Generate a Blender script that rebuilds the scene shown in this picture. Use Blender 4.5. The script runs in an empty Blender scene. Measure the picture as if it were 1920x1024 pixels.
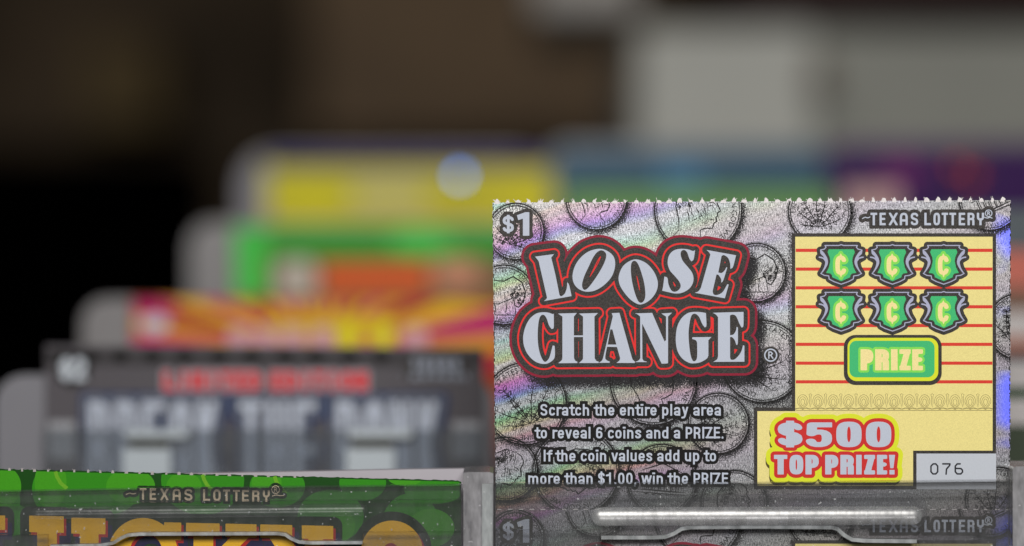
import bpy, math, random
import numpy as np
from mathutils import Vector
from mathutils.geometry import delaunay_2d_cdt

SC = bpy.context.scene
COL = SC.collection
R = math.radians
rnd = random.Random(7)
DIST = 0.5            # camera to the plane of the front ticket, metres
U = 1e-4              # one photograph pixel on that plane, metres
LAY = 2e-5            # thickness of one layer of printing ink

# ------------------------------------------------------------ camera, world, lamps
cam = bpy.data.cameras.new('camera')
cam.lens = 93.75; cam.sensor_width = 36
cam.clip_start = 0.01; cam.clip_end = 50
cam.dof.use_dof = True; cam.dof.focus_distance = DIST - 0.0005
cam.dof.aperture_fstop = 93.75 / 20.5
cam.dof.aperture_blades = 0
co = bpy.data.objects.new('camera', cam); COL.objects.link(co)
co.location = (0, -DIST, 0); co.rotation_euler = (R(90), 0, 0)
SC.camera = co
w = bpy.data.worlds.new('World'); SC.world = w; w.use_nodes = True
bg = w.node_tree.nodes['Background']
bg.inputs[0].default_value = (1.0, 0.93, 0.86, 1); bg.inputs[1].default_value = 0.03


def area(name, loc, target, sx, sy, power, color):
    l = bpy.data.lights.new(name, 'AREA'); l.shape = 'RECTANGLE'
    l.size = sx; l.size_y = sy; l.energy = power; l.color = color
    o = bpy.data.objects.new(name, l); COL.objects.link(o)
    o.location = loc
    o.rotation_euler = (Vector(target) - Vector(loc)).to_track_quat('-Z', 'Y').to_euler()
    return o


KEY = (0.01, -0.90, 0.26)
area('key_lamp', KEY, (0.03, 0.0, 0.0), 0.50, 0.16, 9.4, (1.0, 0.97, 0.93))  # key light added behind the camera, placed for the foil's reflection
area('room_lamp', (-0.5, 0.2, 1.5), (0.0, 0.4, 0.0), 0.9, 0.5, 5.2, (1.0, 0.96, 0.92))
SC.view_settings.view_transform = 'Standard'
SC.view_settings.look = 'None'
SC.view_settings.exposure = 0.0
SC.view_settings.gamma = 1.0
SC.cycles.use_denoising = True
SC.cycles.max_bounces = 10
SC.cycles.transparent_max_bounces = 16
SC.cycles.sample_clamp_indirect = 8.0
SC.cycles.caustics_reflective = False
SC.cycles.caustics_refractive = False


# ------------------------------------------------------------ materials
def lin(c):
    return tuple(((v / 255) / 12.92 if v / 255 <= 0.04045 else ((v / 255 + 0.055) / 1.055) ** 2.4) for v in c)


class NT:
    def __init__(s, name):
        s.m = bpy.data.materials.new(name); s.m.use_nodes = True
        s.t = s.m.node_tree; s.t.nodes.clear()
        s.out = s.t.nodes.new('ShaderNodeOutputMaterial')

    def n(s, typ, **kw):
        x = s.t.nodes.new(typ)
        for k, v in kw.items():
            if hasattr(x, k) and k not in ('inputs',): setattr(x, k, v)
        return x

    def l(s, a, b): s.t.links.new(a, b)

    def val(s, x, i, v):
        if isinstance(v, bpy.types.NodeSocket): s.l(v, x.inputs[i])
        else: x.inputs[i].default_value = v

    def math(s, op, a, b=None, c=None, clamp=False):
        x = s.n('ShaderNodeMath', operation=op); x.use_clamp = clamp
        s.val(x, 0, a)
        if b is not None: s.val(x, 1, b)
        if c is not None: s.val(x, 2, c)
        return x.outputs[0]

    def coords(s, scale):
        tc = s.n('ShaderNodeTexCoord'); mp = s.n('ShaderNodeMapping')
        s.l(tc.outputs['Object'], mp.inputs[0]); mp.inputs['Scale'].default_value = scale
        return mp.outputs[0]

    def noise(s, scale3, scale=1.0, detail=1.0, rough=0.5):
        x = s.n('ShaderNodeTexNoise'); x.inputs['Scale'].default_value = scale
        x.inputs['Detail'].default_value = detail; x.inputs['Roughness'].default_value = rough
        s.l(s.coords(scale3), x.inputs['Vector']); return x.outputs[0]

    def remap(s, v, a, b, c, d):
        x = s.n('ShaderNodeMapRange'); x.clamp = True
        s.l(v, x.inputs[0])
        for i, q in enumerate((a, b, c, d)): x.inputs[i + 1].default_value = q
        return x.outputs[0]

    def mixc(s, f, a, b):
        x = s.n('ShaderNodeMix', data_type='RGBA')
        s.val(x, 0, f); s.val(x, 6, a); s.val(x, 7, b); return x.outputs[2]

    def mixs(s, f, a, b):
        x = s.n('ShaderNodeMixShader'); s.val(x, 0, f); s.l(a, x.inputs[1]); s.l(b, x.inputs[2]); return x.outputs[0]

    def surf(s, sh): s.l(sh, s.out.inputs[0]); return s.m


MATS = {}


def ink(name, rgb, rough=0.42, speck=0.35, size=0.00016, fleck=None):
    """printed ink: an even colour with the fine grain of the screen print"""
    if name in MATS: return MATS[name]
    t = NT(name); c = (*lin(rgb), 1)
    f = t.noise((1 / size, 1 / size, 1 / size), 1.0, 2.0, 0.7)
    f = t.remap(f, 0.3, 0.72, 0, 1)
    dark = tuple(v * (1 - speck * 0.75) for v in c[:3]) + (1,)
    if fleck is None: lite = tuple(min(1, v * (1 + speck * 0.75) + 0.012 * speck) for v in c[:3]) + (1,)
    else: lite = (*lin(fleck), 1)
    col = t.mixc(f, dark, lite)
    col2 = t.mixc(t.remap(t.noise((160, 160, 160), 1.0, 2.0), 0.3, 0.7, 0.0, 0.18), col, c)
    p = t.n('ShaderNodeBsdfPrincipled'); t.l(col2, p.inputs['Base Color'])
    p.inputs['Roughness'].default_value = rough
    p.inputs['Specular IOR Level'].default_value = 0.10
    b = t.n('ShaderNodeBump'); b.inputs['Strength'].default_value = 0.12; b.inputs['Distance'].default_value = 0.00004
    t.l(f, b.inputs['Height']); t.l(b.outputs[0], p.inputs['Normal'])
    MATS[name] = t.surf(p.outputs[0]); return MATS[name]


def foil():
    """rainbow foil: brushed metal whose diffraction colour is painted in slanting bands and shifts with the viewer"""
    t = NT('holographic_foil')
    streak = t.noise((7200, 7200, 1150), 1.0, 2.0, 0.65)
    speck = t.noise((5200, 5200, 4200), 1.0, 1.0, 0.6)
    both = t.math('ADD', t.math('MULTIPLY', streak, 0.55), t.math('MULTIPLY', speck, 0.45))
    v = t.remap(both, 0.37, 0.68, 0.03, 0.50)
    tc = t.n('ShaderNodeTexCoord'); geo = t.n('ShaderNodeNewGeometry')
    sx = t.n('ShaderNodeSeparateXYZ'); t.l(tc.outputs['Object'], sx.inputs[0])
    si = t.n('ShaderNodeSeparateXYZ'); t.l(geo.outputs['Incoming'], si.inputs[0])
    big = t.noise((34, 34, 34), 1.0, 2.0)
    ph = t.math('ADD', t.math('MULTIPLY', sx.outputs[0], -24.0), t.math('MULTIPLY', sx.outputs[2], 78.0))
    ph = t.math('ADD', ph, t.math('MULTIPLY', big, 0.7))
    ph = t.math('ADD', ph, t.math('MULTIPLY', si.outputs[2], 1.2))
    ph = t.math('ADD', ph, t.math('MULTIPLY', speck, 0.10))
    hue = t.math('FRACT', t.math('ADD', ph, 4.62))
    # rainbow sheen of the lamp painted into the saturation: patchy, stronger towards one side
    patch = t.noise((46, 46, 70), 1.0, 1.5)
    side = t.remap(sx.outputs[0], -0.052, 0.034, 0.30, -0.17)
    sat = t.remap(t.math('ADD', patch, side), 0.50, 0.92, 0.02, 0.52)
    slant = t.math('SUBTRACT', t.math('MULTIPLY', sx.outputs[2], 150.0), t.math('MULTIPLY', sx.outputs[0], 46.0))
    slant = t.math('ADD', slant, t.math('MULTIPLY', big, 1.2))
    s1 = t.n('ShaderNodeTexNoise', noise_dimensions='1D'); s1.inputs['Scale'].default_value = 1.0; s1.inputs['Detail'].default_value = 2.5
    t.l(slant, s1.inputs['W'])
    sat = t.math('ADD', 0.03, t.math('MULTIPLY', sat, t.remap(s1.outputs[0], 0.42, 0.58, 0.10, 1.30)))
    cc = t.n('ShaderNodeCombineColor', mode='HSV')
    t.l(hue, cc.inputs[0]); t.l(sat, cc.inputs[1]); t.l(v, cc.inputs[2])
    rim = t.math('MULTIPLY', t.remap(sx.outputs[0], 0.0445, 0.0478, 0.0, 1.0), t.remap(t.noise((45, 45, 85), 1.0, 2.0), 0.50, 0.64, 0.0, 0.82))  # blue diffraction glow painted into the colour along the right edge
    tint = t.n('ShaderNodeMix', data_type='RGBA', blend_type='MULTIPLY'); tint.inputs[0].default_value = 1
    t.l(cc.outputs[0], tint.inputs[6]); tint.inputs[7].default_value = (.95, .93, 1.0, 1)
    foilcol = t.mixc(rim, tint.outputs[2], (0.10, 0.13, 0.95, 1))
    # halftone of the black ink that shades the printed coins (density per vertex)
    at = t.n('ShaderNodeAttribute'); at.attribute_name = 'ink'
    dots = t.noise((4300, 4300, 4300), 1.0, 2.0, 0.75)
    f = t.math('SUBTRACT', at.outputs['Fac'], t.remap(dots, 0.30, 0.70, 0.0, 1.0))
    f = t.remap(f, -0.16, 0.16, 0.0, 1.0)
    p = t.n('ShaderNodeBsdfPrincipled'); t.l(foilcol, p.inputs['Base Color'])
    p.inputs['Metallic'].default_value = 0.9; p.inputs['Roughness'].default_value = 0.42
    b = t.n('ShaderNodeBump'); b.inputs['Strength'].default_value = 0.3; b.inputs['Distance'].default_value = 0.00006
    wave = t.n('ShaderNodeBump'); wave.inputs['Strength'].default_value = 0.5; wave.inputs['Distance'].default_value = 0.0016
    t.l(t.noise((38, 38, 26), 1.0, 1.5), wave.inputs['Height']); t.l(wave.outputs[0], b.inputs['Normal'])
    t.l(both, b.inputs['Height']); t.l(b.outputs[0], p.inputs['Normal'])
    q = t.n('ShaderNodeBsdfPrincipled'); q.inputs['Base Color'].default_value = (0.022, 0.021, 0.024, 1)
    q.inputs['Roughness'].default_value = 0.6; q.inputs['Specular IOR Level'].default_value = 0.1
    return t.surf(t.mixs(f, p.outputs[0], q.outputs[0]))


def clear(name, tint, frost=0.06, rough=0.06, ior=1.49, frostcol=(0.75, 0.78, 0.8), gl=1.0, flat=None):
    """clear moulded plastic: tinted see-through body, milky haze, glossy skin with scuffs"""
    if name in MATS: return MATS[name]
    t = NT(name)
    tr = t.n('ShaderNodeBsdfTransparent'); tr.inputs[0].default_value = (*tint, 1)
    df = t.n('ShaderNodeBsdfDiffuse'); df.inputs[0].default_value = (*frostcol, 1)
    g = t.n('ShaderNodeBsdfGlossy'); g.inputs['Roughness'].default_value = rough
    wob = t.noise((260, 260, 90), 1.0, 2.0)
    b = t.n('ShaderNodeBump'); b.inputs['Strength'].default_value = 0.25; b.inputs['Distance'].default_value = 0.0003
    t.l(wob, b.inputs['Height']); t.l(b.outputs[0], g.inputs['Normal'])
    cloud = t.noise((420, 420, 160), 1.0, 3.0, 0.65)
    fr = t.remap(cloud, 0.3, 0.75, frost * 0.55, frost * 1.6)
    dust = t.remap(t.noise((1500, 1500, 1500), 1.0, 0.0), 0.815, 0.85, 0.0, 0.4)
    fr = t.math('ADD', fr, dust, clamp=True)
    body = t.mixs(fr, tr.outputs[0], df.outputs[0])
    fz = t.n('ShaderNodeFresnel'); fz.inputs[0].default_value = ior
    f = t.math('MULTIPLY', fz.outputs[0], gl, clamp=True)
    if flat is not None:
        f = t.remap(t.noise((900, 900, 240), 1.0, 3.0, 0.7), 0.3, 0.7, flat * .6, flat * 1.4)
    MATS[name] = t.surf(t.mixs(f, body, g.outputs[0])); return MATS[name]


def plain(name, rgb, rough=0.5, metal=0.0, var=0.15, scale=40.0, linear=False, spec=.5):
    if name in MATS: return MATS[name]
    t = NT(name); c = rgb if linear else lin(rgb)
    f = t.remap(t.noise((scale,) * 3, 1.0, 3.0), 0.3, 0.7, 0, 1)
    col = t.mixc(f, tuple(v * (1 - var) for v in c) + (1,), tuple(min(1, v * (1 + var)) for v in c) + (1,))
    p = t.n('ShaderNodeBsdfPrincipled'); t.l(col, p.inputs['Base Color'])
    p.inputs['Roughness'].default_value = rough; p.inputs['Metallic'].default_value = metal
    p.inputs['Specular IOR Level'].default_value = spec
    MATS[name] = t.surf(p.outputs[0]); return MATS[name]


# ------------------------------------------------------------ objects
def tag(o, label=None, cat=None, group=None, kind=None):
    if label: o['label'] = label
    if cat: o['category'] = cat
    if group: o['group'] = group
    if kind: o['kind'] = kind
    return o


def empty(name, loc, label, cat, group=None):
    o = bpy.data.objects.new(name, None); COL.objects.link(o); o.location = loc
    o.empty_display_size = 0.01
    return tag(o, label, cat, group)


def link_mesh(name, verts, faces, mats, parent=None, idx=None, smooth=False):
    me = bpy.data.meshes.new(name)
    me.from_pydata(verts, [], faces); me.update()
    for m in (mats if isinstance(mats, (list, tuple)) else [mats]): me.materials.append(m)
    if idx is not None: me.polygons.foreach_set('material_index', idx)
    if smooth: me.polygons.foreach_set('use_smooth', [True] * len(me.polygons))
    o = bpy.data.objects.new(name, me); COL.objects.link(o)
    if parent is not None: o.parent = parent
    return o


class Frame:
    """a plane facing the camera at a real distance; s is how small things look there against the front ticket"""
    def __init__(f, s, root=None):
        f.s = s; f.Y = DIST * (1 / s - 1); f.o = Vector(root) if root is not None else Vector((0, 0, 0))

    def pt(f, px, py, dy=0.0):
        k = U * (DIST + f.Y + dy) / DIST
        return Vector(((px - 960) * k, f.Y + dy, (512 - py) * k)) - f.o

    def lay(f, px, py, k):
        q = U / f.s
        return Vector(((px - 960) * q, f.Y - k * LAY, (512 - py) * q)) - f.o

    def at(f, root):
        g = Frame(f.s, root); return g


# ------------------------------------------------------------ outlines from distance fields
def catmull(loop, n=5):
    """closed loop of (x, y[, 1 at a corner]) through a smooth curve broken at the corners"""
    P = [np.array(p[:2], float) for p in loop]; K = [len(p) > 2 for p in loop]; N = len(P); out = []
    for i in range(N):
        p0, p1, p2, p3 = P[i - 1], P[i], P[(i + 1) % N], P[(i + 2) % N]
        c1, c2 = K[i], K[(i + 1) % N]
        if c1 and c2: out.append(tuple(p1)); continue
        if c1: p0 = 2 * p1 - p2
        if c2: p3 = 2 * p2 - p1
        for j in range(n):
            t = j / n
            q = 0.5 * ((2 * p1) + (-p0 + p2) * t + (2 * p0 - 5 * p1 + 4 * p2 - p3) * t * t + (-p0 + 3 * p1 - 3 * p2 + p3) * t ** 3)
            out.append(tuple(q))
    return out


def SE(cx, cy, rx, ry, a0, a1, n=14, p=2.6):
    o = []
    for i in range(n + 1):
        a = R(a0 + (a1 - a0) * i / n); c, s = math.cos(a), math.sin(a)
        o.append((cx + rx * math.copysign(abs(c) ** (2 / p), c), cy + ry * math.copysign(abs(s) ** (2 / p), s)))
    return o


def circle(cx, cy, r, n=40, ry=None):
    return [(cx + r * math.cos(2 * math.pi * i / n), cy + (ry or r) * math.sin(2 * math.pi * i / n)) for i in range(n)]


def rect(x0, y0, x1, y1): return [(x0, y0), (x1, y0), (x1, y1), (x0, y1)]


def rrect(x0, y0, x1, y1, r, n=8):
    o = []
    for cx, cy, a in ((x1 - r, y0 + r, -90), (x1 - r, y1 - r, 0), (x0 + r, y1 - r, 90), (x0 + r, y0 + r, 180)):
        for i in range(n + 1):
            t = R(a + 90 * i / n); o.append((cx + r * math.cos(t), cy + r * math.sin(t)))
    return o


class Field:
    def __init__(f, x0, y0, x1, y1, h=0.8, pad=30):
        f.h = h; f.x0 = x0 - pad; f.y0 = y0 - pad; f.pad = pad
        f.nx = int((x1 - x0 + 2 * pad) / h) + 2; f.ny = int((y1 - y0 + 2 * pad) / h) + 2
        f.xs = f.x0 + np.arange(f.nx) * h; f.ys = f.y0 + np.arange(f.ny) * h
        f.D = np.full((f.ny, f.nx), 400.0)

    def sub(f, xa, ya, xb, yb):
        i0 = max(0, int((ya - f.pad - f.y0) / f.h)); i1 = min(f.ny, int((yb + f.pad - f.y0) / f.h) + 2)
        j0 = max(0, int((xa - f.pad - f.x0) / f.h)); j1 = min(f.nx, int((xb + f.pad - f.x0) / f.h) + 2)
        X, Y = np.meshgrid(f.xs[j0:j1], f.ys[i0:i1]); return i0, i1, j0, j1, X, Y

    @staticmethod
    def segd2(X, Y, a, b):
        dx, dy = b[0] - a[0], b[1] - a[1]; L = dx * dx + dy * dy
        if L < 1e-12: return (X - a[0]) ** 2 + (Y - a[1]) ** 2
        t = np.clip(((X - a[0]) * dx + (Y - a[1]) * dy) / L, 0, 1)
        return (X - a[0] - t * dx) ** 2 + (Y - a[1] - t * dy) ** 2

    def poly(f, *loops):
        al = [p for l in loops for p in l]
        xs = [p[0] for p in al]; ys = [p[1] for p in al]
        i0, i1, j0, j1, X, Y = f.sub(min(xs), min(ys), max(xs), max(ys))
        d = np.full(X.shape, 1e9); ins = np.zeros(X.shape, bool)
        for l in loops:
            for a, b in zip(l, l[1:] + l[:1]):
                d = np.minimum(d, f.segd2(X, Y, a, b))
                if a[1] != b[1]:
                    c = (a[1] > Y) != (b[1] > Y)
                    ins ^= c & (X < (b[0] - a[0]) * (Y - a[1]) / (b[1] - a[1]) + a[0])
        d = np.sqrt(d); d[ins] *= -1
        f.D[i0:i1, j0:j1] = np.minimum(f.D[i0:i1, j0:j1], d)

    def strokes(f, lines, r, clip=None):
        al = [p for l in lines for p in l]
        xs = [p[0] for p in al]; ys = [p[1] for p in al]
        i0, i1, j0, j1, X, Y = f.sub(min(xs) - r, min(ys) - r, max(xs) + r, max(ys) + r)
        d = np.full(X.shape, 1e9)
        for l in lines:
            for a, b in zip(l, l[1:]): d = np.minimum(d, f.segd2(X, Y, a, b))
        d = np.sqrt(d) - r
        if clip:
            xa, ya, xb, yb = clip
            ox = np.maximum(xa - X, X - xb); oy = np.maximum(ya - Y, Y - yb)
            bx = np.where((ox > 0) & (oy > 0), np.hypot(np.maximum(ox, 0), np.maximum(oy, 0)), np.maximum(ox, oy))
            d = np.maximum(d, bx)
        f.D[i0:i1, j0:j1] = np.minimum(f.D[i0:i1, j0:j1], d)

    def sample(f, x, y):
        u = np.clip((np.asarray(x) - f.x0) / f.h, 0, f.nx - 1.001); v = np.clip((np.asarray(y) - f.y0) / f.h, 0, f.ny - 1.001)
        j = u.astype(int); i = v.astype(int); a = u - j; b = v - i; D = f.D
        return (D[i, j] * (1 - a) + D[i, j + 1] * a) * (1 - b) + (D[i + 1, j] * (1 - a) + D[i + 1, j + 1] * a) * b

    def loops(f, level=0.0, tol=0.07):
        D = f.D - level; D = np.where(np.abs(D) < 1e-6, 1e-6, D)
        D[0, :] = np.maximum(D[0, :], 0.1); D[-1, :] = np.maximum(D[-1, :], 0.1)
        D[:, 0] = np.maximum(D[:, 0], 0.1); D[:, -1] = np.maximum(D[:, -1], 0.1)
        I = D < 0; W = f.nx; N = f.nx * f.ny
        case = (I[:-1, :-1] * 1 + I[:-1, 1:] * 2 + I[1:, 1:] * 4 + I[1:, :-1] * 8)
        tab = {1: 'LT', 2: 'TR', 3: 'LR', 4: 'RB', 5: 'LTRB', 6: 'TB', 7: 'LB', 8: 'BL', 9: 'TB', 10: 'TRBL', 11: 'RB', 12: 'LR', 13: 'TR', 14: 'LT'}
        adj = {}
        ii, jj = np.nonzero((case > 0) & (case < 15))
        for i, j in zip(ii.tolist(), jj.tolist()):
            e = {'T': i * W + j, 'B': (i + 1) * W + j, 'L': N + i * W + j, 'R': N + i * W + j + 1}
            c = tab[int(case[i, j])]
            for k in range(0, len(c), 2):
                a, b = e[c[k]], e[c[k + 1]]
                adj.setdefault(a, []).append(b); adj.setdefault(b, []).append(a)

        def pos(e):
            if e < N:
                i, j = divmod(e, W); t = D[i, j] / (D[i, j] - D[i, j + 1]); return (f.xs[j] + t * f.h, f.ys[i])
            i, j = divmod(e - N, W); t = D[i, j] / (D[i, j] - D[i + 1, j]); return (f.xs[j], f.ys[i] + t * f.h)
        seen = set(); out = []
        for s in adj:
            if s in seen: continue
            lp = [s]; seen.add(s); prev, cur = None, s
            while True:
                nx = [q for q in adj[cur] if q != prev and q not in seen]
                if not nx: break
                prev, cur = cur, nx[0]; seen.add(cur); lp.append(cur)
            if len(lp) > 3:
                pts = simplify([pos(e) for e in lp], tol)
                if len(pts) > 2: out.append(pts)
        return out


def simplify(pts, tol):
    P = np.array(pts); n = len(P)
    far = int(np.argmax(((P - P[0]) ** 2).sum(1)))
    keep = np.zeros(n + 1, bool); Q = np.vstack([P, P[:1]]); keep[[0, far, n]] = True
    st = [(0, far), (far, n)]
    while st:
        a, b = st.pop()
        if b - a < 2: continue
        d = Q[b] - Q[a]; L = math.hypot(*d)
        r = Q[a + 1:b] - Q[a]
        h = np.abs(r[:, 0] * d[1] - r[:, 1] * d[0]) / L if L > 1e-9 else np.hypot(r[:, 0], r[:, 1])
        k = int(np.argmax(h))
        if h[k] > tol: k += a + 1; keep[k] = True; st += [(a, k), (k, b)]
    return [tuple(p) for p in Q[:-1][keep[:-1]]]


def inside(loops, x, y):
    ins = False
    for l in loops:
        for a, b in zip(l, l[1:] + l[:1]):
            if (a[1] > y) != (b[1] > y) and x < (b[0] - a[0]) * (y - a[1]) / (b[1] - a[1]) + a[0]: ins = not ins
    return ins


def fill(loops, test=None):
    """triangles of the area inside the loops (even-odd)"""
    vs = []; es = []
    for l in loops:
        k = len(vs); vs += [Vector((float(p[0]), float(p[1]))) for p in l]; es += [(k + i, k + (i + 1) % len(l)) for i in range(len(l))]
    if not vs: return [], []
    ov, oe, of, *_ = delaunay_2d_cdt(vs, es, [], 0, 1e-5)
    fs = [f for f in of]
    if test is None:
        fs = [f for f in fs if inside(loops, sum(ov[i].x for i in f) / 3, sum(ov[i].y for i in f) / 3)]
    else:
        c = np.array([[sum(ov[i].x for i in f) / 3, sum(ov[i].y for i in f) / 3] for f in fs])
        m = test(c[:, 0], c[:, 1]); fs = [f for f, q in zip(fs, m) if q]
    return [(v.x, v.y) for v in ov], [tuple(f) for f in fs]


class Flat:
    """collects flat print of one colour, then becomes one mesh"""
    def __init__(s): s.v = []; s.f = []; s.k = []

    def tri(s, vs, fs, jit=0.0):
        k = len(s.v); s.v += [tuple(p) for p in vs]; s.k += [jit] * len(vs)
        for f in fs: s.f.append(tuple(k + i for i in f))

    def area(s, *loops): s.tri(*fill([list(l) for l in loops])); return s

    def level(s, F, lv): s.tri(*fill(F.loops(lv), lambda x, y: F.sample(x, y) < lv)); return s

    def ribbon(s, pts, w, clip=None, taper=False):
        P = [np.array(p, float) for p in pts]
        if clip and len(P) > 1:
            Q = [P[0]]
            for a, b in zip(P, P[1:]):
                m = max(1, int(math.hypot(*(b - a)) / 4)); Q += [a + (b - a) * (i + 1) / m for i in range(m)]
            P = Q
        n = len(P)
        if n < 2: return s
        jit = rnd.random() * 0.5
        vs = []
        for i in range(n):
            d = P[min(i + 1, n - 1)] - P[max(i - 1, 0)]; L = math.hypot(*d) or 1
            q = np.array((-d[1], d[0])) / L
            ww = w * 0.5 * (1 if not taper else (0.35 + 0.65 * math.sin(math.pi * (i + 0.5) / n)))
            vs += [tuple(P[i] + q * ww), tuple(P[i] - q * ww)]
        fs = []
        for i in range(n - 1):
            m = (P[i] + P[i + 1]) / 2
            if clip and not clip(m[0], m[1]): continue
            fs.append((2 * i, 2 * i + 1, 2 * i + 3, 2 * i + 2))
        s.tri(vs, fs, jit); return s

    def build(s, name, fr, layer, mat, parent, off=(0, 0)):
        vs = [fr.lay(x + off[0], y + off[1], layer + j) for (x, y), j in zip(s.v, s.k)]
        fs = []
        for f in s.f:
            a, b, c = (s.v[i] for i in f[:3])
            cr = (b[0] - a[0]) * (c[1] - a[1]) - (b[1] - a[1]) * (c[0] - a[0])
            fs.append(f if cr < 0 else tuple(reversed(f)))
        return link_mesh(name, vs, fs, mat, parent)


def prism(loops, fr, y0, y1, name, mat, parent, smooth=False):
    """outline with thickness, front face at depth y0, back at y1 (metres from the frame's plane)"""
    loops = [list(l) for l in loops]
    v2, fs = fill(loops); V = []; F = []
    for dy, flip in ((y0, False), (y1, True)):
        k = len(V); V += [fr.pt(x, y, 0) + Vector((0, dy, 0)) for x, y in v2]
        for f in fs:
            a, b, c = (v2[i] for i in f); cr = (b[0] - a[0]) * (c[1] - a[1]) - (b[1] - a[1]) * (c[0] - a[0])
            g = f if (cr < 0) != flip else tuple(reversed(f)); F.append(tuple(k + i for i in g))
    for l in loops:
        k = len(V); n = len(l)
        V += [fr.pt(x, y, 0) + Vector((0, y0, 0)) for x, y in l] + [fr.pt(x, y, 0) + Vector((0, y1, 0)) for x, y in l]
        A = sum(a[0] * b[1] - a[1] * b[0] for a, b in zip(l, l[1:] + l[:1]))
        for i in range(n):
            j = (i + 1) % n
            q = (k + i, k + j, k + n + j, k + n + i); F.append(q if A > 0 else tuple(reversed(q)))
    return link_mesh(name, V, F, mat, parent, smooth=smooth)


def box(name, lo, hi, mat, parent=None, bev=0.0):
    import bmesh
    bm = bmesh.new(); bmesh.ops.create_cube(bm, size=1)
    for v in bm.verts: v.co = Vector([lo[i] + (v.co[i] + 0.5) * (hi[i] - lo[i]) for i in range(3)])
    if bev: bmesh.ops.bevel(bm, geom=bm.edges[:], offset=bev, segments=3, affect='EDGES', profile=0.5)
    me = bpy.data.meshes.new(name); bm.to_mesh(me); bm.free(); me.materials.append(mat)
    o = bpy.data.objects.new(name, me); COL.objects.link(o)
    if parent is not None: o.parent = parent
    return o


# ------------------------------------------------------------ lettering
S_ = SE(.5, .76, .5, .24, 15, 180) + [(.04, .64), (.2, .56), (.8, .45), (.96, .36)] + SE(.5, .24, .5, .24, 0, -165)
BOXF = {
    'T': [[(-.3, 1), (1.3, 1)], [(.5, 1), (.5, -.3)]],
    'E': [[(0, -.3), (0, 1.3)], [(0, 1), (1.3, 1)], [(0, .51), (.9, .51)], [(0, 0), (1.3, 0)]],
    'X': [[(-.1, 1.15), (1.1, -.15)], [(1.1, 1.15), (-.1, -.15)]],
    'A': [[(0, -.3), (0, .6)] + SE(.5, .6, .5, .4, 180, 0) + [(1, -.3)], [(0, .36), (1, .36)]],
    'S': [S_],
    'L': [[(0, 1.3), (0, -.3)], [(0, 0), (1.3, 0)]],
    'O': [SE(.5, .5, .5, .5, 0, 360, 28, 3.0)],
    '0': [SE(.5, .5, .5, .5, 0, 360, 28, 3.0)],
    'R': [[(0, -.3), (0, 1.3)], [(0, 1), (.5, 1)] + SE(.5, .75, .5, .25, 90, -90) + [(0, .5)], [(.45, .5)] + SE(.5, .3, .5, .2, 80, 0) + [(1, -.3)]],
    'P': [[(0, -.3), (0, 1.3)], [(0, 1), (.45, 1)] + SE(.45, .71, .55, .29, 90, -90) + [(0, .42)]],
    'I': [[(.5, 1.3), (.5, -.3)]],
    'Y': [[(0, 1.3), (0, .78)] + SE(.5, .72, .5, .26, 180, 270) + [(.5, -.3)], [(1, 1.3), (1, .78)] + SE(.5, .72, .5, .26, 0, -90)],
    'Z': [[(-.3, 1), (1.3, 1)], [(.93, 1), (.07, 0)], [(-.3, 0), (1.3, 0)]],
    '$': [[(a, .08 + b * .84) for a, b in S_], [(.5, 1.3), (.5, -.3)]],
    '5': [[(1.3, 1), (.06, 1), (.03, .55)], [(.03, .56)] + SE(.48, .32, .52, .32, 120, -160)],
    '1': [[(.62, 1.3), (.62, -.3)], [(.0, .74), (.6, .95)]],
    '2': [SE(.5, .72, .5, .28, 165, -20) + [(.9, .5), (.02, .02)], [(-.2, 0), (1.3, 0)]],
    'B': [[(0, -.3), (0, 1.3)], [(0, 1), (.45, 1)] + SE(.45, .76, .5, .24, 90, -90) + [(0, .52)], [(.45, .52)] + SE(.45, .26, .55, .26, 90, -90) + [(0, 0)]],
    'K': [[(0, -.3), (0, 1.3)], [(1.1, 1.2), (.1, .42)], [(.3, .58), (1.1, -.2)]],
    'H': [[(0, -.3), (0, 1.3)], [(1, -.3), (1, 1.3)], [(0, .5), (1, .5)]],
    'N': [[(0, -.3), (0, 1.3)], [(1, -.3), (1, 1.3)], [(0, 1.05), (1, -.05)]],
    'M': [[(0, -.3), (0, 1.3)], [(1, -.3), (1, 1.3)], [(0, 1), (.5, .3), (1, 1)]],
    'D': [[(0, -.3), (0, 1.3)], [(0, 1), (.4, 1)] + SE(.4, .5, .6, .5, 90, -90) + [(0, 0)]],
    'C': [SE(.5, .5, .5, .5, 32, 328, 24, 3.0)],
    'U': [[(0, 1.3), (0, .4)] + SE(.5, .4, .5, .4, 180, 360) + [(1, 1.3)]],
}


def box_glyph(F, ch, x0, y0, x1, y1, r, ry=None):
    """a letter fitted into a box, strokes r wide (half) across and ry along"""
    k = 1.0 if ry is None else r / ry
    Y0, Y1 = y0 * k, y1 * k
    L = [[(x0 + r + a * (x1 - x0 - 2 * r), Y1 - r - b * (Y1 - Y0 - 2 * r)) for a, b in l] for l in BOXF[ch]]
    if ry is None: F.strokes(L, r, (x0, Y0, x1, Y1)); return
    G = Field(x0, Y0, x1, Y1, min(0.8, (x1 - x0) / 18), 4); G.strokes(L, r, (x0, Y0, x1, Y1))
    F.poly(*[[(x, y / k) for x, y in l] for l in G.loops(0)])


def box_exclaim(F, x0, y0, x1, y1):
    F.poly([(x0, y0), (x1, y0), (x1 - 3, y0 + (y1 - y0) * .68), (x0 + 2.5, y0 + (y1 - y0) * .68)])
    F.poly(rect(x0 + 1, y1 - (y1 - y0) * .23, x1 - 1, y1))


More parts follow.
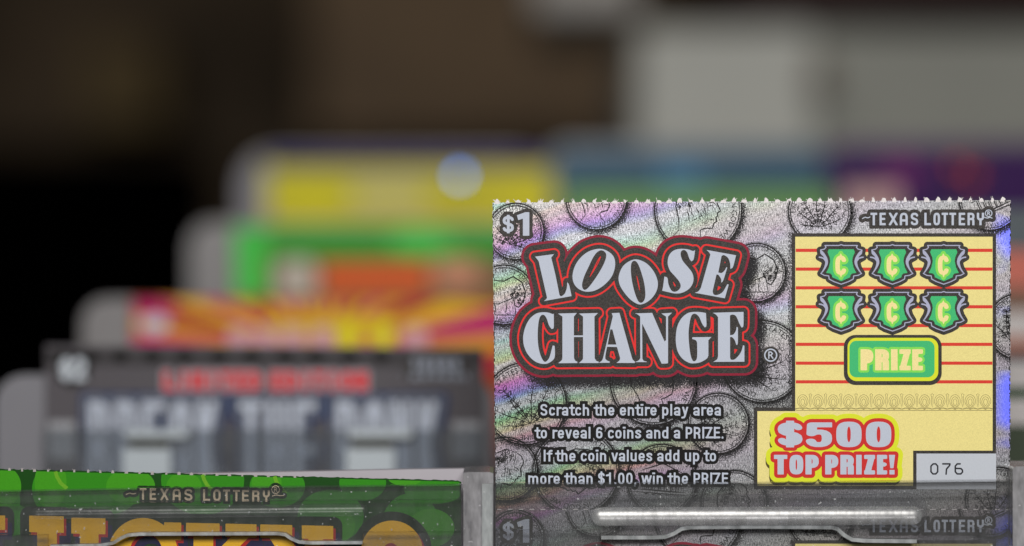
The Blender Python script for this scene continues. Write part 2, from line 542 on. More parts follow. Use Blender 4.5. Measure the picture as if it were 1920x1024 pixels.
def registered(F, cx, cy, r, w):
    F.strokes([circle(cx, cy, r, 24) + [circle(cx, cy, r, 24)[0]]], w)
    h = r * .52
    F.strokes([[(cx - h * .6, cy + h), (cx - h * .6, cy - h), (cx + h * .1, cy - h), (cx + h * .55, cy - h * .5), (cx + h * .1, cy), (cx - h * .5, cy)],
               [(cx, cy), (cx + h * .7, cy + h)]], w * .9)


bowl = lambda cx: SE(cx, 8.2, 3.4, 6.2, 0, 360, 24)
arch = lambda x0, x1, yb=-6: [(x0, 8.5)] + SE((x0 + x1) / 2, 10.2, (x1 - x0) / 2, 4.2, 175, 0, 12, 2.3) + [(x1, yb)]
TXT = {  # condensed bold grotesque: strokes, advance, bottom, top
    'o': ([bowl(5.6)], 11.8, 0, 16.6), 'c': ([SE(5.6, 8.2, 3.4, 6.2, 38, 322, 24)], 11.0, 0, 16.6),
    'e': ([SE(5.6, 8.2, 3.4, 6.2, 0, 318, 24), [(2.2, 8.0), (9, 8.0)]], 11.5, 0, 16.6),
    'a': ([SE(5.4, 11, 3.4, 3.5, 165, 0) + [(8.8, -6)], SE(5.3, 4.7, 3.3, 2.8, 0, 360, 20)], 11.6, 0, 16.6),
    't': ([[(3.6, 21.5), (3.6, 4.5)] + SE(6.2, 4.6, 2.6, 2.7, 180, 270, 6) + [(7.2, 1.9)], [(.4, 14.7), (7, 14.7)]], 7.6, 0, 21),
    'h': ([[(2.3, -6), (2.3, 30)], arch(2.3, 9.0)], 11.9, 0, 22), 'n': ([[(2.3, -6), (2.3, 30)], arch(2.3, 9.0)], 11.9, 0, 16.6),
    'm': ([[(2.3, -6), (2.3, 30)], arch(2.3, 8.6), arch(8.6, 14.9)], 17.7, 0, 16.6),
    'r': ([[(2.3, -6), (2.3, 30)], [(2.3, 10)] + SE(6.6, 10, 4.3, 4.5, 170, 92, 8) + [(7.4, 14.4)]], 7.9, 0, 16.6),
    'i': ([[(2.3, -6), (2.3, 14.5), (2.3, 14.5)]], 5.6, 0, 16.6), 'l': ([[(2.3, -6), (2.3, 30)]], 5.6, 0, 22),
    'p': ([[(2.3, -12), (2.3, 30)], bowl(5.7)], 11.9, -5.6, 16.6), 'd': ([[(9.0, -6), (9.0, 30)], bowl(5.6)], 11.9, 0, 22),
    'y': ([[(1.4, 20), (5.5, 2.6)], [(9.8, 20), (5.1, -.6), (4.0, -3.0), (1.0, -3.6)]], 11.0, -5.6, 16.6),
    'v': ([[(.8, 20), (5.4, .6)], [(10, 20), (5.4, .6)]], 10.8, 0, 16.6),
    'w': ([[(.6, 20), (4.4, .6), (8, 17.5), (11.6, .6), (15.4, 20)]], 16, 0, 16.6),
    'u': ([[(2.2, 30), (2.2, 6)] + SE(5.5, 6, 3.3, 4, 180, 355, 12, 2.3), [(8.9, 30), (8.9, -6)]], 11.9, 0, 16.6),
    's': ([catmull([(8.7, 12.4, 1), (7.6, 14.1), (5.2, 14.6), (2.8, 13.6), (2.6, 11.2), (4.8, 9.1), (7.1, 7.5), (8.6, 5.0), (7.7, 2.9), (5.3, 2), (2.8, 2.7), (2.0, 4.8, 1)])[:-1]], 10.8, 0, 16.6),
    'f': ([[(3.6, -6), (3.6, 16)] + SE(6.4, 17.2, 2.8, 2.8, 180, 95, 6) + [(7.2, 20)], [(.4, 14.7), (7, 14.7)]], 7.2, 0, 22),
    'S': ([[(2.3 + a * 7.6, 2.1 + b * 17.9) for a, b in S_]], 12.6, 0, 22.2),
    'P': ([[(2.4, -6), (2.4, 30)], [(2.4, 19.9), (5.5, 19.9)] + SE(5.5, 14.6, 4.2, 5.2, 90, -90) + [(2.4, 9.4)]], 12.0, 0, 22),
    'R': ([[(2.4, -6), (2.4, 30)], [(2.4, 19.9), (5.5, 19.9)] + SE(5.5, 15, 4.2, 4.8, 90, -90) + [(2.4, 10.2)], [(6.6, 10), (9.2, 7), (9.9, -6)]], 12.6, 0, 22),
    'I': ([[(2.4, -6), (2.4, 30)]], 5.9, 0, 22), 'Z': ([[(-1, 19.9), (9.2, 19.9)], [(8.6, 19.4), (2.2, 2.6)], [(1, 2.1), (12, 2.1)]], 11.2, 0, 22),
    'E': ([[(2.4, -6), (2.4, 30)], [(2.4, 19.9), (9.4, 19.9)], [(2.4, 11.3), (8.8, 11.3)], [(2.4, 2.1), (9.6, 2.1)]], 11.4, 0, 22),
    '6': ([SE(5.7, 7.2, 3.5, 5.1, 0, 360, 24), [(2.2, 7.5), (2.2, 12)] + SE(5.9, 12.5, 3.7, 7.2, 175, 40, 10)], 11.9, 0, 22),
    '1': ([[(6.4, -6), (6.4, 30)], [(1.2, 16.4), (5, 17.4), (6.4, 20)]], 11.6, 0, 22), '0': ([SE(5.7, 11, 3.5, 8.9, 0, 360, 28)], 11.9, 0, 22),
    '$': ([[(1.9 + a * 7.4, 2.3 + b * 17.4) for a, b in S_], [(5.6, 24.5), (5.6, -2.5)]], 11.9, -2, 24),
    '.': ([[(2.4, 0), (2.4, 2.3)]], 5.6, 0, 4.4), ',': ([[(2.4, 2.3), (2.3, 0), (1.4, -3)]], 5.6, -4.5, 4.4), ' ': ([], 5.6, 0, 1),
}


def text_line(F, s, x0, x1, base, sc=1.0, r=1.7):
    tot = sum(TXT[c][1] for c in s) - 1.2; k = (x1 - x0) / tot; x = x0
    for c in s:
        st, adv, lo, hi = TXT[c]
        if st:
            L = [[(x + .35 + a * k * .95, base - b * sc) for a, b in l] for l in st]
            F.strokes(L, r, (x - 3, base - hi * sc, x + adv * k + 4, base - lo * sc))
            if c == 'i': F.poly(rect(x + (2.3 - 2.1) * k, base - 22 * sc, x + (2.3 + 2.1) * k, base - 18.8 * sc))
        x += adv * k


def font_mesh(s):
    c = bpy.data.curves.new('lettering', 'FONT'); c.body = s; c.size = 1; c.resolution_u = 2
    o = bpy.data.objects.new('lettering', c)
    me = bpy.data.meshes.new_from_object(o)
    v = [(q.co.x, q.co.y) for q in me.vertices]; f = [tuple(p.vertices) for p in me.polygons]
    bpy.data.objects.remove(o); bpy.data.curves.remove(c); bpy.data.meshes.remove(me)
    return v, f


FM = {}


def arc_text(fl, s, cx, cy, rad, size, mid, clip):
    """coin lettering round the rim, centred on the angle mid (degrees, clockwise from the top)"""
    if s not in FM: FM[s] = font_mesh(s)
    v, f = FM[s]; W = max(p[0] for p in v) * size
    out = []
    for x, y in v:
        a = R(mid) + (x * size - W / 2) / rad; q = rad + (y - .3) * size
        out.append((cx + q * math.sin(a), cy - q * math.cos(a)))
    fs = [g for g in f if all(clip(*out[i]) for i in g)]
    fl.tri(out, fs, rnd.random() * .5)


# ------------------------------------------------------------ the front ticket
PAL = dict(dark=(60, 57, 56), letter=(186, 194, 210), red=(226, 48, 48), maroon=(138, 26, 52), cream=(232, 219, 144), stripe=(214, 62, 50),
           green=(66, 186, 118), lime=(132, 220, 88), gold=(240, 224, 158), yellow=(216, 224, 48), panel=(190, 196, 206), digit=(44, 46, 52))
M_DARK = ink('dark_ink', (32, 30, 29), .42, .75, .00017, fleck=(84, 80, 78))
M_BLACK = ink('black_ink', (14, 13, 13), .4, .5)
M_LET = ink('silver_grey_ink', PAL['letter'], .5, .10)
M_RED = ink('red_ink', PAL['red'], .45, .12)
M_MAR = ink('maroon_ink', PAL['maroon'], .4, .35)
M_CRM = ink('cream_ink', PAL['cream'], .55, .16)
M_STR = ink('stripe_red_ink', PAL['stripe'], .5, .18)
M_GRN = ink('green_ink', PAL['green'], .5, .22)
M_LIM = ink('lime_ink', PAL['lime'], .5, .2)
M_GLD = ink('pale_gold_ink', PAL['gold'], .5, .16)
M_YEL = ink('yellow_ink', PAL['yellow'], .5, .12)
M_PNL = ink('panel_grey_ink', PAL['panel'], .5, .06)
M_DIG = ink('digit_ink', PAL['digit'], .5, .3)
M_LAV = ink('lavender_ink', (170, 174, 200), .5, .15)
M_BRN = ink('brown_line_ink', (92, 78, 48), .5, .25)
M_OLS = ink('olive_shadow_ink', (88, 78, 36), .5, .3)
M_PR = ink('badge_red_ink', (200, 48, 46), .5, .3)
M_PAPER = plain('paper_fibre', (226, 222, 224), .9, 0, .12, 3000)
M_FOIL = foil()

XL0, XL1, XR0, XR1 = 923.5, 929.5, 1895.0, 1893.5   # left and right edges at the top and at the tear line
YT, YB = 378.0, 955.0


def edge_l(y): return XL0 + (XL1 - XL0) * (y - YT) / (YB - YT)
def edge_r(y): return XR0 + (XR1 - XR0) * (y - YT) / (YB - YT)
def edge_t(x): return 380.0 - 4.5 * (x - 925) / 970
def on_ticket(x, y): return edge_l(y) + 1 < x < edge_r(y) - 1 and edge_t(x) + 1 < y < YB


# the big title, traced letter by letter (crop coordinates at eight times the photograph)
def trace(ox, oy, *loops): return [[(ox + p[0] / 8, oy + p[1] / 8) for p in catmull(l)] for l in loops]


TITLE = [
    trace(960, 440, [(345, 330, 1), (630, 293, 1), (588, 345, 1), (650, 600), (712, 905, 1), (738, 925), (790, 885), (822, 800), (828, 713, 1), (858, 760), (893, 922, 1), (478, 997, 1), (522, 955), (515, 900, 1), (400, 400, 1), (375, 365)]),
    trace(960, 440, [(1300, 213), (1420, 240), (1520, 325), (1547, 450), (1505, 610), (1400, 740), (1265, 830), (1130, 857), (1010, 822), (930, 735), (908, 615), (945, 470), (1030, 345), (1150, 253)],
          [(1340, 235), (1400, 268), (1412, 335), (1372, 450), (1290, 595), (1205, 720), (1140, 800), (1090, 830), (1058, 800), (1052, 735), (1085, 620), (1150, 480), (1215, 345), (1275, 265)]),
    trace(1190, 440, [(0, 372), (100, 390), (200, 450), (290, 560), (340, 680), (345, 780), (310, 880), (240, 970), (150, 1030), (60, 1046), (-50, 985), (-140, 890), (-215, 775), (-242, 670), (-228, 580), (-180, 480), (-100, 410)],
          [(0, 392), (50, 440), (100, 570), (145, 740), (160, 900), (142, 985), (100, 1022), (55, 1000), (10, 900), (-28, 760), (-52, 620), (-58, 500), (-45, 420)]),
    trace(1190, 440, [(610, 228), (700, 213), (800, 222), (870, 245), (905, 235, 1), (885, 365), (850, 402, 1), (820, 360), (785, 265), (740, 230), (698, 250), (690, 310), (722, 395), (800, 490), (860, 570), (882, 660), (862, 750), (800, 825), (700, 875), (600, 882), (500, 862), (450, 850), (412, 840, 1), (425, 780), (445, 628, 1), (490, 650), (505, 740), (545, 830), (595, 858), (655, 835), (690, 775), (668, 705), (600, 620), (530, 540), (495, 440), (505, 340), (545, 270)]),
    trace(1190, 440, [(1075, 230, 1), (1520, 310, 1), (1475, 480), (1435, 515, 1), (1430, 430), (1400, 350), (1340, 308), (1303, 320, 1), (1253, 568, 1), (1305, 575), (1350, 535), (1375, 488, 1), (1388, 495, 1), (1330, 680), (1298, 722, 1), (1295, 665), (1255, 605), (1226, 600, 1), (1168, 850, 1), (1185, 897), (1240, 905), (1320, 860), (1390, 742, 1), (1410, 750, 1), (1352, 955, 1), (900, 872, 1), (955, 850), (992, 800, 1), (1135, 300, 1), (1112, 262)]),
    trace(950, 568, [(560, 140), (640, 150), (690, 168), (706, 160, 1), (706, 365), (672, 392, 1), (632, 330), (600, 235), (558, 180), (510, 195), (482, 270), (468, 400), (466, 540), (482, 690), (522, 820), (575, 885), (635, 830), (672, 710), (690, 638, 1), (720, 645, 1), (722, 800), (685, 865), (600, 912), (500, 908), (400, 860), (310, 760), (262, 650), (248, 560), (252, 470), (285, 350), (350, 235), (450, 158)]),
    trace(950, 568, [(770, 160, 1), (1052, 152, 1), (1008, 205, 1), (1008, 488, 1), (1145, 488, 1), (1145, 205, 1), (1085, 160, 1), (1370, 152, 1), (1316, 205, 1), (1320, 830, 1), (1345, 868), (1380, 882, 1), (1380, 902, 1), (1085, 902, 1), (1138, 850), (1145, 815, 1), (1145, 512, 1), (1008, 512, 1), (1010, 830, 1), (1030, 868), (1060, 882, 1), (1060, 902, 1), (770, 905, 1), (825, 860), (836, 820, 1), (836, 205, 1)]),
    trace(950, 568, [(1575, 155, 1), (1690, 148, 1), (1872, 800, 1), (1890, 850), (1922, 880, 1), (1922, 902, 1), (1645, 900, 1), (1690, 865), (1702, 830, 1), (1655, 662, 1), (1505, 658, 1), (1478, 815), (1500, 860), (1545, 880, 1), (1545, 898, 1), (1380, 898, 1), (1425, 870), (1445, 830, 1), (1592, 200, 1)], [(1555, 398, 1), (1585, 398, 1), (1645, 625, 1), (1515, 625, 1)]),
    trace(1190, 568, [(5, 158, 1), (262, 150, 1), (432, 545), (452, 570), (470, 560, 1), (470, 205, 1), (400, 160, 1), (560, 148, 1), (500, 205, 1), (500, 890, 1), (490, 907), (405, 912, 1), (112, 310, 1), (115, 835, 1), (135, 868), (180, 880, 1), (180, 888, 1), (5, 888, 1), (60, 862), (84, 830, 1), (82, 205, 1), (48, 176)]),
    trace(1190, 568, [(900, 135), (1000, 140), (1068, 152, 1), (1076, 335), (1050, 368, 1), (1010, 310), (965, 210), (905, 163), (852, 190), (824, 300), (808, 450), (816, 620), (838, 780), (868, 862), (900, 874), (930, 840), (938, 760), (936, 600, 1), (918, 562), (860, 540, 1), (866, 515, 1), (1150, 512, 1), (1105, 560, 1), (1105, 790, 1), (1078, 838), (985, 890), (900, 906), (820, 900), (720, 840), (650, 740), (620, 620), (618, 480), (645, 335), (710, 222), (800, 152)]),
    trace(1190, 568, [(1170, 148, 1), (1632, 135, 1), (1630, 340), (1602, 370, 1), (1570, 310), (1520, 200), (1465, 175), (1428, 190, 1), (1430, 485, 1), (1482, 472), (1518, 415), (1528, 358, 1), (1548, 370, 1), (1546, 600), (1525, 632, 1), (1500, 560), (1462, 515), (1430, 512, 1), (1430, 820, 1), (1448, 852), (1510, 840), (1590, 745), (1625, 635, 1), (1645, 640, 1), (1645, 882, 1), (1178, 885, 1), (1235, 845), (1250, 800, 1), (1250, 215, 1), (1222, 178)]),
]
FT = Field(972, 460, 1400, 686, 1.0, 64)
for g in TITLE: FT.poly(*g)

import copy
FD = copy.copy(FT); FD.D = FT.D.copy()          # as FT, with the narrow counters and the gap between the words darker
_X, _Y = np.meshgrid(FD.xs, FD.ys)
_m = (_X > 1100) & (_X < 1172) & (_Y > 540) & (_Y < 582); FD.D[_m] = np.minimum(FD.D[_m], 20.0)
for g in TITLE[1:3]:
    _c = Field(972, 460, 1400, 686, 1.0, 64); _c.poly(g[1]); FD.D[_c.D < 0] -= 1.7
_m = (_X > 1250) & (_X < 1278) & (_Y > 520) & (_Y < 548); FD.D[_m] -= 1.2

# coins printed on the foil: centre, radius, motif, lean
COINS = [(967, 434, 53, 'leaf', 20), (1118, 374, 57, 'head', 0), (1309, 394, 82, 'head', 8), (1418, 511, 55, 'bison', 0), (945, 553, 56, 'bison', 0),
         (1430, 678, 77, 'leaf', 40), (1537, 397, 59, 'leaf', 0), (1856, 374, 58, 'house', -25), (1912, 612, 62, 'leaf', 30), (985, 757, 77, 'leaf', -20),
         (948, 880, 60, 'head', 30), (1347, 794, 57, 'leaf', 60), (1225, 716, 81, 'head', -10), (1080, 884, 81, 'head', 90), (1241, 899, 66, 'house', 5),
         (1376, 944, 62, 'head', 0), (1872, 938, 62, 'leaf', 15)]


def ink_density(x, y):
    d = np.zeros_like(x)
    for cx, cy, r, k, a in COINS:
        q = np.hypot(x - cx, y - cy) - r
        dirn = 0.55 + 0.45 * np.clip(((x - cx) * 0.6 + (y - cy) * 0.8) / (r + 1), -1, 1)
        o = np.where(q > 0, np.exp(-(q / 13.0) ** 2) * 0.86 * dirn, np.exp(-(q / 8.0) ** 2) * 0.55)
        d = np.maximum(d, o)
        d = np.maximum(d, np.where(q < 0, 0.16, 0))
    s = FT.sample(x - 15, y - 19)
    t = np.clip((46 - s) / 34, 0, 1); d = np.maximum(d, 0.97 * t * t * (3 - 2 * t))
    g = ((x > 1412) & (x < 1490) & (y > 748) & (y < 772)) | ((x > 1478) & (x < 1490) & (y > 436) & (y < 772))
    d = np.where(g, np.maximum(d, 0.55), d)
    return d


def paper_sheet(name, fr, parent, y0, y1, seed, dens_shift=0.0):
    n = 324; m = int((y1 - y0) / 3)
    rr = np.random.RandomState(seed)
    jl = rr.uniform(-.8, .8, m + 1); jr = rr.uniform(-.9, .9, m + 1)
    V = []; PX = []; PY = []
    for i in range(m + 1):
        y = y0 + (y1 - y0) * i / m
        for j in range(n + 1):
            u = j / n; xa = edge_l(y) + jl[i]; xb = edge_r(y) + jr[i]
            x = xa + (xb - xa) * u
            yy = y + (edge_t(x) - YT) * (1 - i / m)
            V.append(fr.lay(x, yy, 0)); PX.append(x); PY.append(yy)
    F = [(i * (n + 1) + j, (i + 1) * (n + 1) + j, (i + 1) * (n + 1) + j + 1, i * (n + 1) + j + 1) for i in range(m) for j in range(n)]
    idx = [0] * len(F)
    # thickness: sides and back of the card
    ring = [j for j in range(n + 1)] + [i * (n + 1) + n for i in range(1, m + 1)] + [m * (n + 1) + j for j in range(n - 1, -1, -1)] + [i * (n + 1) for i in range(m - 1, 0, -1)]
    k = len(V); V += [V[i] + Vector((0, 0.0003, 0)) for i in ring]; L = len(ring)
    PX += [PX[i] for i in ring]; PY += [PY[i] for i in ring]
    for i in range(L): F.append((ring[i], ring[(i + 1) % L], k + (i + 1) % L, k + i)); idx.append(1)
    F.append(tuple(k + i for i in range(L))); idx.append(1)
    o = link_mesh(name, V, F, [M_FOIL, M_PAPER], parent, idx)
    at = o.data.attributes.new('ink', 'FLOAT', 'POINT')
    at.data.foreach_set('value', ink_density(np.array(PX), np.array(PY) - dens_shift).astype(np.float32))
    return o


def coin_art(cx, cy, r, kind, lean, clip):
    fl = Flat(); q = random.Random(int(cx * 7 + cy))
    ring = lambda rr, wd: fl.ribbon([(cx + rr * math.cos(R(a)), cy + rr * math.sin(R(a))) for a in range(0, 366, 5)], wd, clip)
    ring(r, 2.6); ring(r - 4.6, 1.5); ring(r + 2.6, .8)
    rot = R(lean); c, s = math.cos(rot), math.sin(rot)

    def T(pts): return [(cx + r * (a * c + b * s), cy - r * (-a * s + b * c)) for a, b in pts]

    def wob(pts, am=.012): return [(a + q.uniform(-am, am), b + q.uniform(-am, am)) for a, b in pts]

    def line(pts, wd=1.2, taper=True): fl.ribbon([tuple(p) for p in T(wob(pts))], wd * 1.45, clip, taper)

    def curl(x, y, sz, turns=1.1):
        a0 = q.uniform(0, 6.28); n = 12
        line([(x + sz * (1 - .7 * i / n) * math.cos(a0 + turns * 6.28 * i / n), y + sz * (1 - .7 * i / n) * math.sin(a0 + turns * 6.28 * i / n)) for i in range(n + 1)], .9)
    if kind == 'head':
        line([(-.02, .62), (.2, .6), (.36, .5), (.4, .36), (.38, .26), (.52, .06), (.44, .0), (.46, -.08), (.42, -.12), (.45, -.2), (.4, -.26), (.38, -.36), (.22, -.4), (.12, -.44), (.16, -.62), (.3, -.72)], 1.7)
        line([(-.02, .62), (-.3, .55), (-.5, .3), (-.52, 0), (-.42, -.25), (-.36, -.5), (-.5, -.7)], 1.5)
        line([(.22, .2), (.32, .22), (.38, .18)], 1.3); line([(.2, .12), (.3, .14), (.34, .1)], 1.0); line([(.26, -.16), (.4, -.16)], 1.1)
        for i in range(26):
            a = q.uniform(1.2, 4.0); d = q.uniform(.12, .5); curl(-.08 + d * math.cos(a) * .9, .18 + d * math.sin(a) * .8, q.uniform(.03, .09))
        for i in range(16):
            x = q.uniform(-.4, .15); y = q.uniform(-.1, .55); line([(x, y), (x + .08, y - .1), (x + .1, y - .24)], .8)
        for i in range(9):
            x = .1 + q.uniform(-.1, .2); y = q.uniform(-.35, .1); line([(x, y), (x - .07, y - .06)], .7)
    elif kind == 'bison':
        line([(-.9, -.1), (-.7, .3), (-.35, .5), (0, .46), (.3, .62), (.6, .42), (.72, .1), (.66, -.2), (.5, -.42), (.36, -.36), (.3, -.1), (.1, -.2), (-.2, -.3), (-.6, -.25)], 1.7)
        for i in range(44):
            a = q.uniform(0, 6.28); d = .26 * math.sqrt(q.random()); curl(.5 + d * math.cos(a), .0 + 1.2 * d * math.sin(a), q.uniform(.02, .06))
        line([(.1, -.2), (.06, -.6), (.14, -.64)]); line([(-.55, -.3), (-.6, -.66)]); line([(-.3, -.3), (-.26, -.6)]); line([(.36, -.4), (.4, -.68)])
        line([(-.8, -.66), (.8, -.68)], 1.2)
        for i in range(16): x = q.uniform(-.6, .3); y = q.uniform(-.1, .4); line([(x, y), (x + .05, y - .12)], .7)
    elif kind == 'house':
        for x in (-.42, -.25, -.08, .09, .26, .43): line([(x, -.3), (x, .12)], 1.3, False); line([(x + .06, -.3), (x + .06, .12)], .9, False)
        line([(-.62, .14), (.62, .14)], 1.6); line([(-.62, .2), (.0, .46), (.62, .2)], 1.6); line([(-.7, -.32), (.7, -.32)], 1.8); line([(-.78, -.4), (.78, -.4)], 1.4)
        line([(-.2, .4), (-.15, .58), (.15, .58), (.2, .4)], 1.2)
        for i in range(10): x = q.uniform(-.5, .5); line([(x, -.44), (x + .1, -.44)], .8)
    else:
        for st in range(7):
            a = -80 + st * 26 + q.uniform(-6, 6); x, y = -.05, -.5
            pts = [(x, y)]
            for k in range(6):
                x += .17 * math.sin(R(a)); y += .17 * math.cos(R(a)); pts.append((x, y)); a += q.uniform(-10, 10)
                for sg in (-1, 1):
                    b = a + sg * 55; L = .15
                    ex, ey = x + L * math.sin(R(b)), y + L * math.cos(R(b)); mx, my = (x + ex) / 2 + .035 * math.cos(R(b)), (y + ey) / 2 - .035 * math.sin(R(b))
                    if ex * ex + ey * ey < .62: line([(x, y), (mx, my), (ex, ey)], .95); line([(x, y), (2 * (x + ex) / 2 - mx, 2 * (y + ey) / 2 - my), (ex, ey)], .8)
            line([p for p in pts if p[0] ** 2 + p[1] ** 2 < .66], 1.3)
        for i in range(14): curl(q.uniform(-.5, .5), q.uniform(-.6, .1), q.uniform(.03, .07))
    top, bot = {'head': ('LIBERTY', 'IN GOD WE TRUST'), 'bison': ('UNITED STATES OF AMERICA', 'FIVE CENTS'), 'house': ('E PLURIBUS UNUM', 'UNITED STATES'), 'leaf': ('UNITED STATES OF AMERICA', 'ONE DIME')}[kind]
    arc_text(fl, top, cx, cy, r * .82, r * .2, lean + (-60 if kind == 'head' else 0), clip)
    arc_text(fl, bot, cx, cy, r * .82, r * .18, lean + (120 if kind == 'head' else 180), clip)
    return fl


FR1 = Frame(1.0)
troot = empty('lottery_ticket', FR1.pt(1410, 1060), 'silver rainbow foil scratch ticket reading LOOSE CHANGE, standing upright in clear holder', 'lottery ticket')
T1 = FR1.at(troot.location)
paper_sheet('foil_sheet', T1, troot, YT, YB, 3)


def wisps(name, fr, parent, x0, x1, yfun, step, size, seed, mat=None):
    """torn fibres left where the perforation was pulled apart"""
    q = random.Random(seed); fl = Flat(); x = x0 + step * .35
    while x < x1 - 3:
        y = yfun(x); w_ = size * q.uniform(.6, 1.2); h = size * q.uniform(.35, .95)
        fl.area([(x - w_ * .62, y + 2.5), (x - w_ * .5, y - h * .3), (x - w_ * .2, y - h * q.uniform(.7, 1)), (x + w_ * .1, y - h * q.uniform(.75, 1.05)), (x + w_ * .45, y - h * .45), (x + w_ * .6, y + 2.5)])
        for i in range(q.randint(3, 7)):
            a = q.uniform(-.75, .75); L = size * q.uniform(.3, .95); bx = x + q.uniform(-.45, .45) * w_
            fl.ribbon([(bx, y + 1), (bx + L * .5 * math.sin(a), y - L * .5 * math.cos(a)), (bx + L * math.sin(a) + q.uniform(-1, 1), y - L * math.cos(a))], q.uniform(.5, .9))
        x += step * q.uniform(.93, 1.07)
    return fl.build(name, fr, .5, mat or M_PAPER, parent)


wisps('torn_perforation', T1, troot, 925, 1895, edge_t, 20.3, 8.5, 5)
fl = Flat(); q = random.Random(21)
for ed, sg in ((edge_l, 1), (edge_r, -1)):
    y = YT + 4
    while y < YB - 4:
        L = q.uniform(2, 9); x = ed(y) + sg * q.uniform(.2, 1.6)
        fl.ribbon([(x, y), (x + q.uniform(-.6, .6), y + L / 2), (x, y + L)], q.uniform(.9, 2.0)); y += L + q.uniform(.5, 7)
o = fl.build('cut_edge', T1, 1.0, M_BLACK, troot); o['kind'] = 'stuff'
for c in COINS:
    coin_art(*c, on_ticket).build('coin_print', T1, 1.2, M_BLACK, troot)

# title
ti = Flat().level(FT, 26.0).build('title', T1, 3, M_MAR, troot)
Flat().level(FD, 21.5).build('title_backing', T1, 4, M_DARK, ti)
Flat().level(FT, 11.2).build('title_outline', T1, 5, M_RED, ti)
Flat().level(FD, 8.0).build('letter_backing', T1, 6, M_DARK, ti)
for g in TITLE: Flat().area(*g).build('letter', T1, 7, M_LET, ti)
F = Field(1425, 646, 1465, 686, .6, 12); F.poly(circle(1445, 666, 16.5, 36))
rg = Flat().level(F, 0).build('registered_mark', T1, 3, M_DARK, troot)
F = Field(1425, 646, 1465, 686, .5, 6); registered(F, 1445, 666, 11.2, 1.25)
Flat().level(F, 0).build('registered_letter', T1, 4, M_LET, rg)

# price mark
F = Field(940, 396, 996, 446, .6, 14)
box_glyph(F, '$', 942.5, 403, 963.5, 437.5, 2.7)
F.poly([(915 + x / 12, 370 + y / 12) for x, y in [(650, 405), (840, 335), (930, 335), (930, 865), (785, 865), (785, 480), (680, 515)]])
FPRICE = F
pm = Flat().level(F, 6.3).build('price_mark', T1, 3, M_DARK, troot)
Flat().level(F, 0).build('price_figures', T1, 4, M_LET, pm)


# lottery name
def lottery_name():
    F = Field(1612, 392, 1866, 424, .6, 14)
    for ch, a, b in (('T', 1632, 1644.5), ('E', 1649, 1660.5), ('X', 1666.5, 1683), ('A', 1687, 1702), ('S', 1707.5, 1721.5), ('L', 1733, 1745.5), ('O', 1750, 1762.5), ('T', 1765.5, 1777.5), ('T', 1780, 1792.5), ('E', 1797.5, 1809.5), ('R', 1814, 1827), ('Y', 1831.5, 1845)):
        box_glyph(F, ch, a, 399, b, 422.5, 2.1)
    registered(F, 1853.6, 400, 6.2, .85)
    F.strokes([catmull([(1617, 410, 1), (1622, 407.5), (1627, 408.6), (1632, 406.5, 1)])[:-1]], .9)
    F.strokes([catmull([(1846, 407.5, 1), (1851, 409), (1856, 407.6), (1861, 409.5, 1)])[:-1]], .9)
    return F


FNAME = lottery_name()
nm = Flat().level(FNAME, 6.4).build('lottery_name', T1, 3, M_DARK, troot)
Flat().level(FNAME, 0).build('name_letters', T1, 4, M_LET, nm)

# instructions
for s, a, b, base in (('Scratch the entire play area', 1012, 1352, 779.5), ('to reveal 6 coins and a PRIZE.', 1003, 1357, 822.3), ('If the coin values add up to', 1018, 1343, 865.3), ('more than $1.00, win the PRIZE', 989, 1365, 908.0)):
    F = Field(a, base - 24, b, base + 6, .6, 12); text_line(F, s, a, b, base)
    it = Flat().level(F, 5.6).build('instruction_line', T1, 3, M_BLACK, troot)
    Flat().level(F, 0).build('line_letters', T1, 4, M_LET, it)

# play area
cream = [(1491, 444), (1861, 444), (1861, 845), (1712, 845), (1712, 911), (1420, 911), (1420, 771), (1491, 771)]
F = Field(1420, 444, 1867, 917, 2.0, 12); F.poly(cream); F.poly(rect(1718, 850, 1861, 911))
bd = []
pa = Flat().area([(1484.5, 437.5), (1867.5, 437.5), (1867.5, 850.5), (1718, 850.5), (1718, 917.5), (1413.5, 917.5), (1413.5, 764), (1484.5, 764)]).build('play_area', T1, 3, M_DARK, troot)
Flat().area(cream).build('play_ground', T1, 4, M_CRM, pa)
for y in (469.5, 504.7, 539.8, 575.3, 610.5, 645.7, 681, 716): Flat().area(rect(1492, y - 3, 1860.5, y + 3)).build('stripe', T1, 5, M_STR, pa)
fl = Flat()
for i in range(13):
    x = 1505 + i * 28.55
    if x > 1852: break
    for ra, rb, cy_ in ((10, 13, 753), (6.9, 10, 754), (3.6, 6.5, 754.5)):
        fl.ribbon([(x + ra * math.cos(R(a)) * (1 - .55 * max(0, math.sin(R(a))) ** 2), cy_ + rb * math.sin(R(a))) for a in range(0, 361, 15)], .62)
    if i < 12:
        xx = x + 14.3
        fl.ribbon([(xx - 2.6, 740), (xx, 738), (xx + 2.6, 740), (xx + 1.2, 744), (xx + 1.6, 756), (xx, 764), (xx - 1.6, 756), (xx - 1.2, 744), (xx - 2.6, 740)], .6)
    for k in range(2): fl.ribbon([(x - 14, 767.5 - k), (x - 6, 765.5 - k), (x, 767 + k), (x + 6, 765.5 - k), (x + 14, 767.5 - k)], .6)
fl.ribbon([(1492, 769.5), (1860, 769.5)], .8)
fl.build('loop_border', T1, 5, M_BRN, pa)

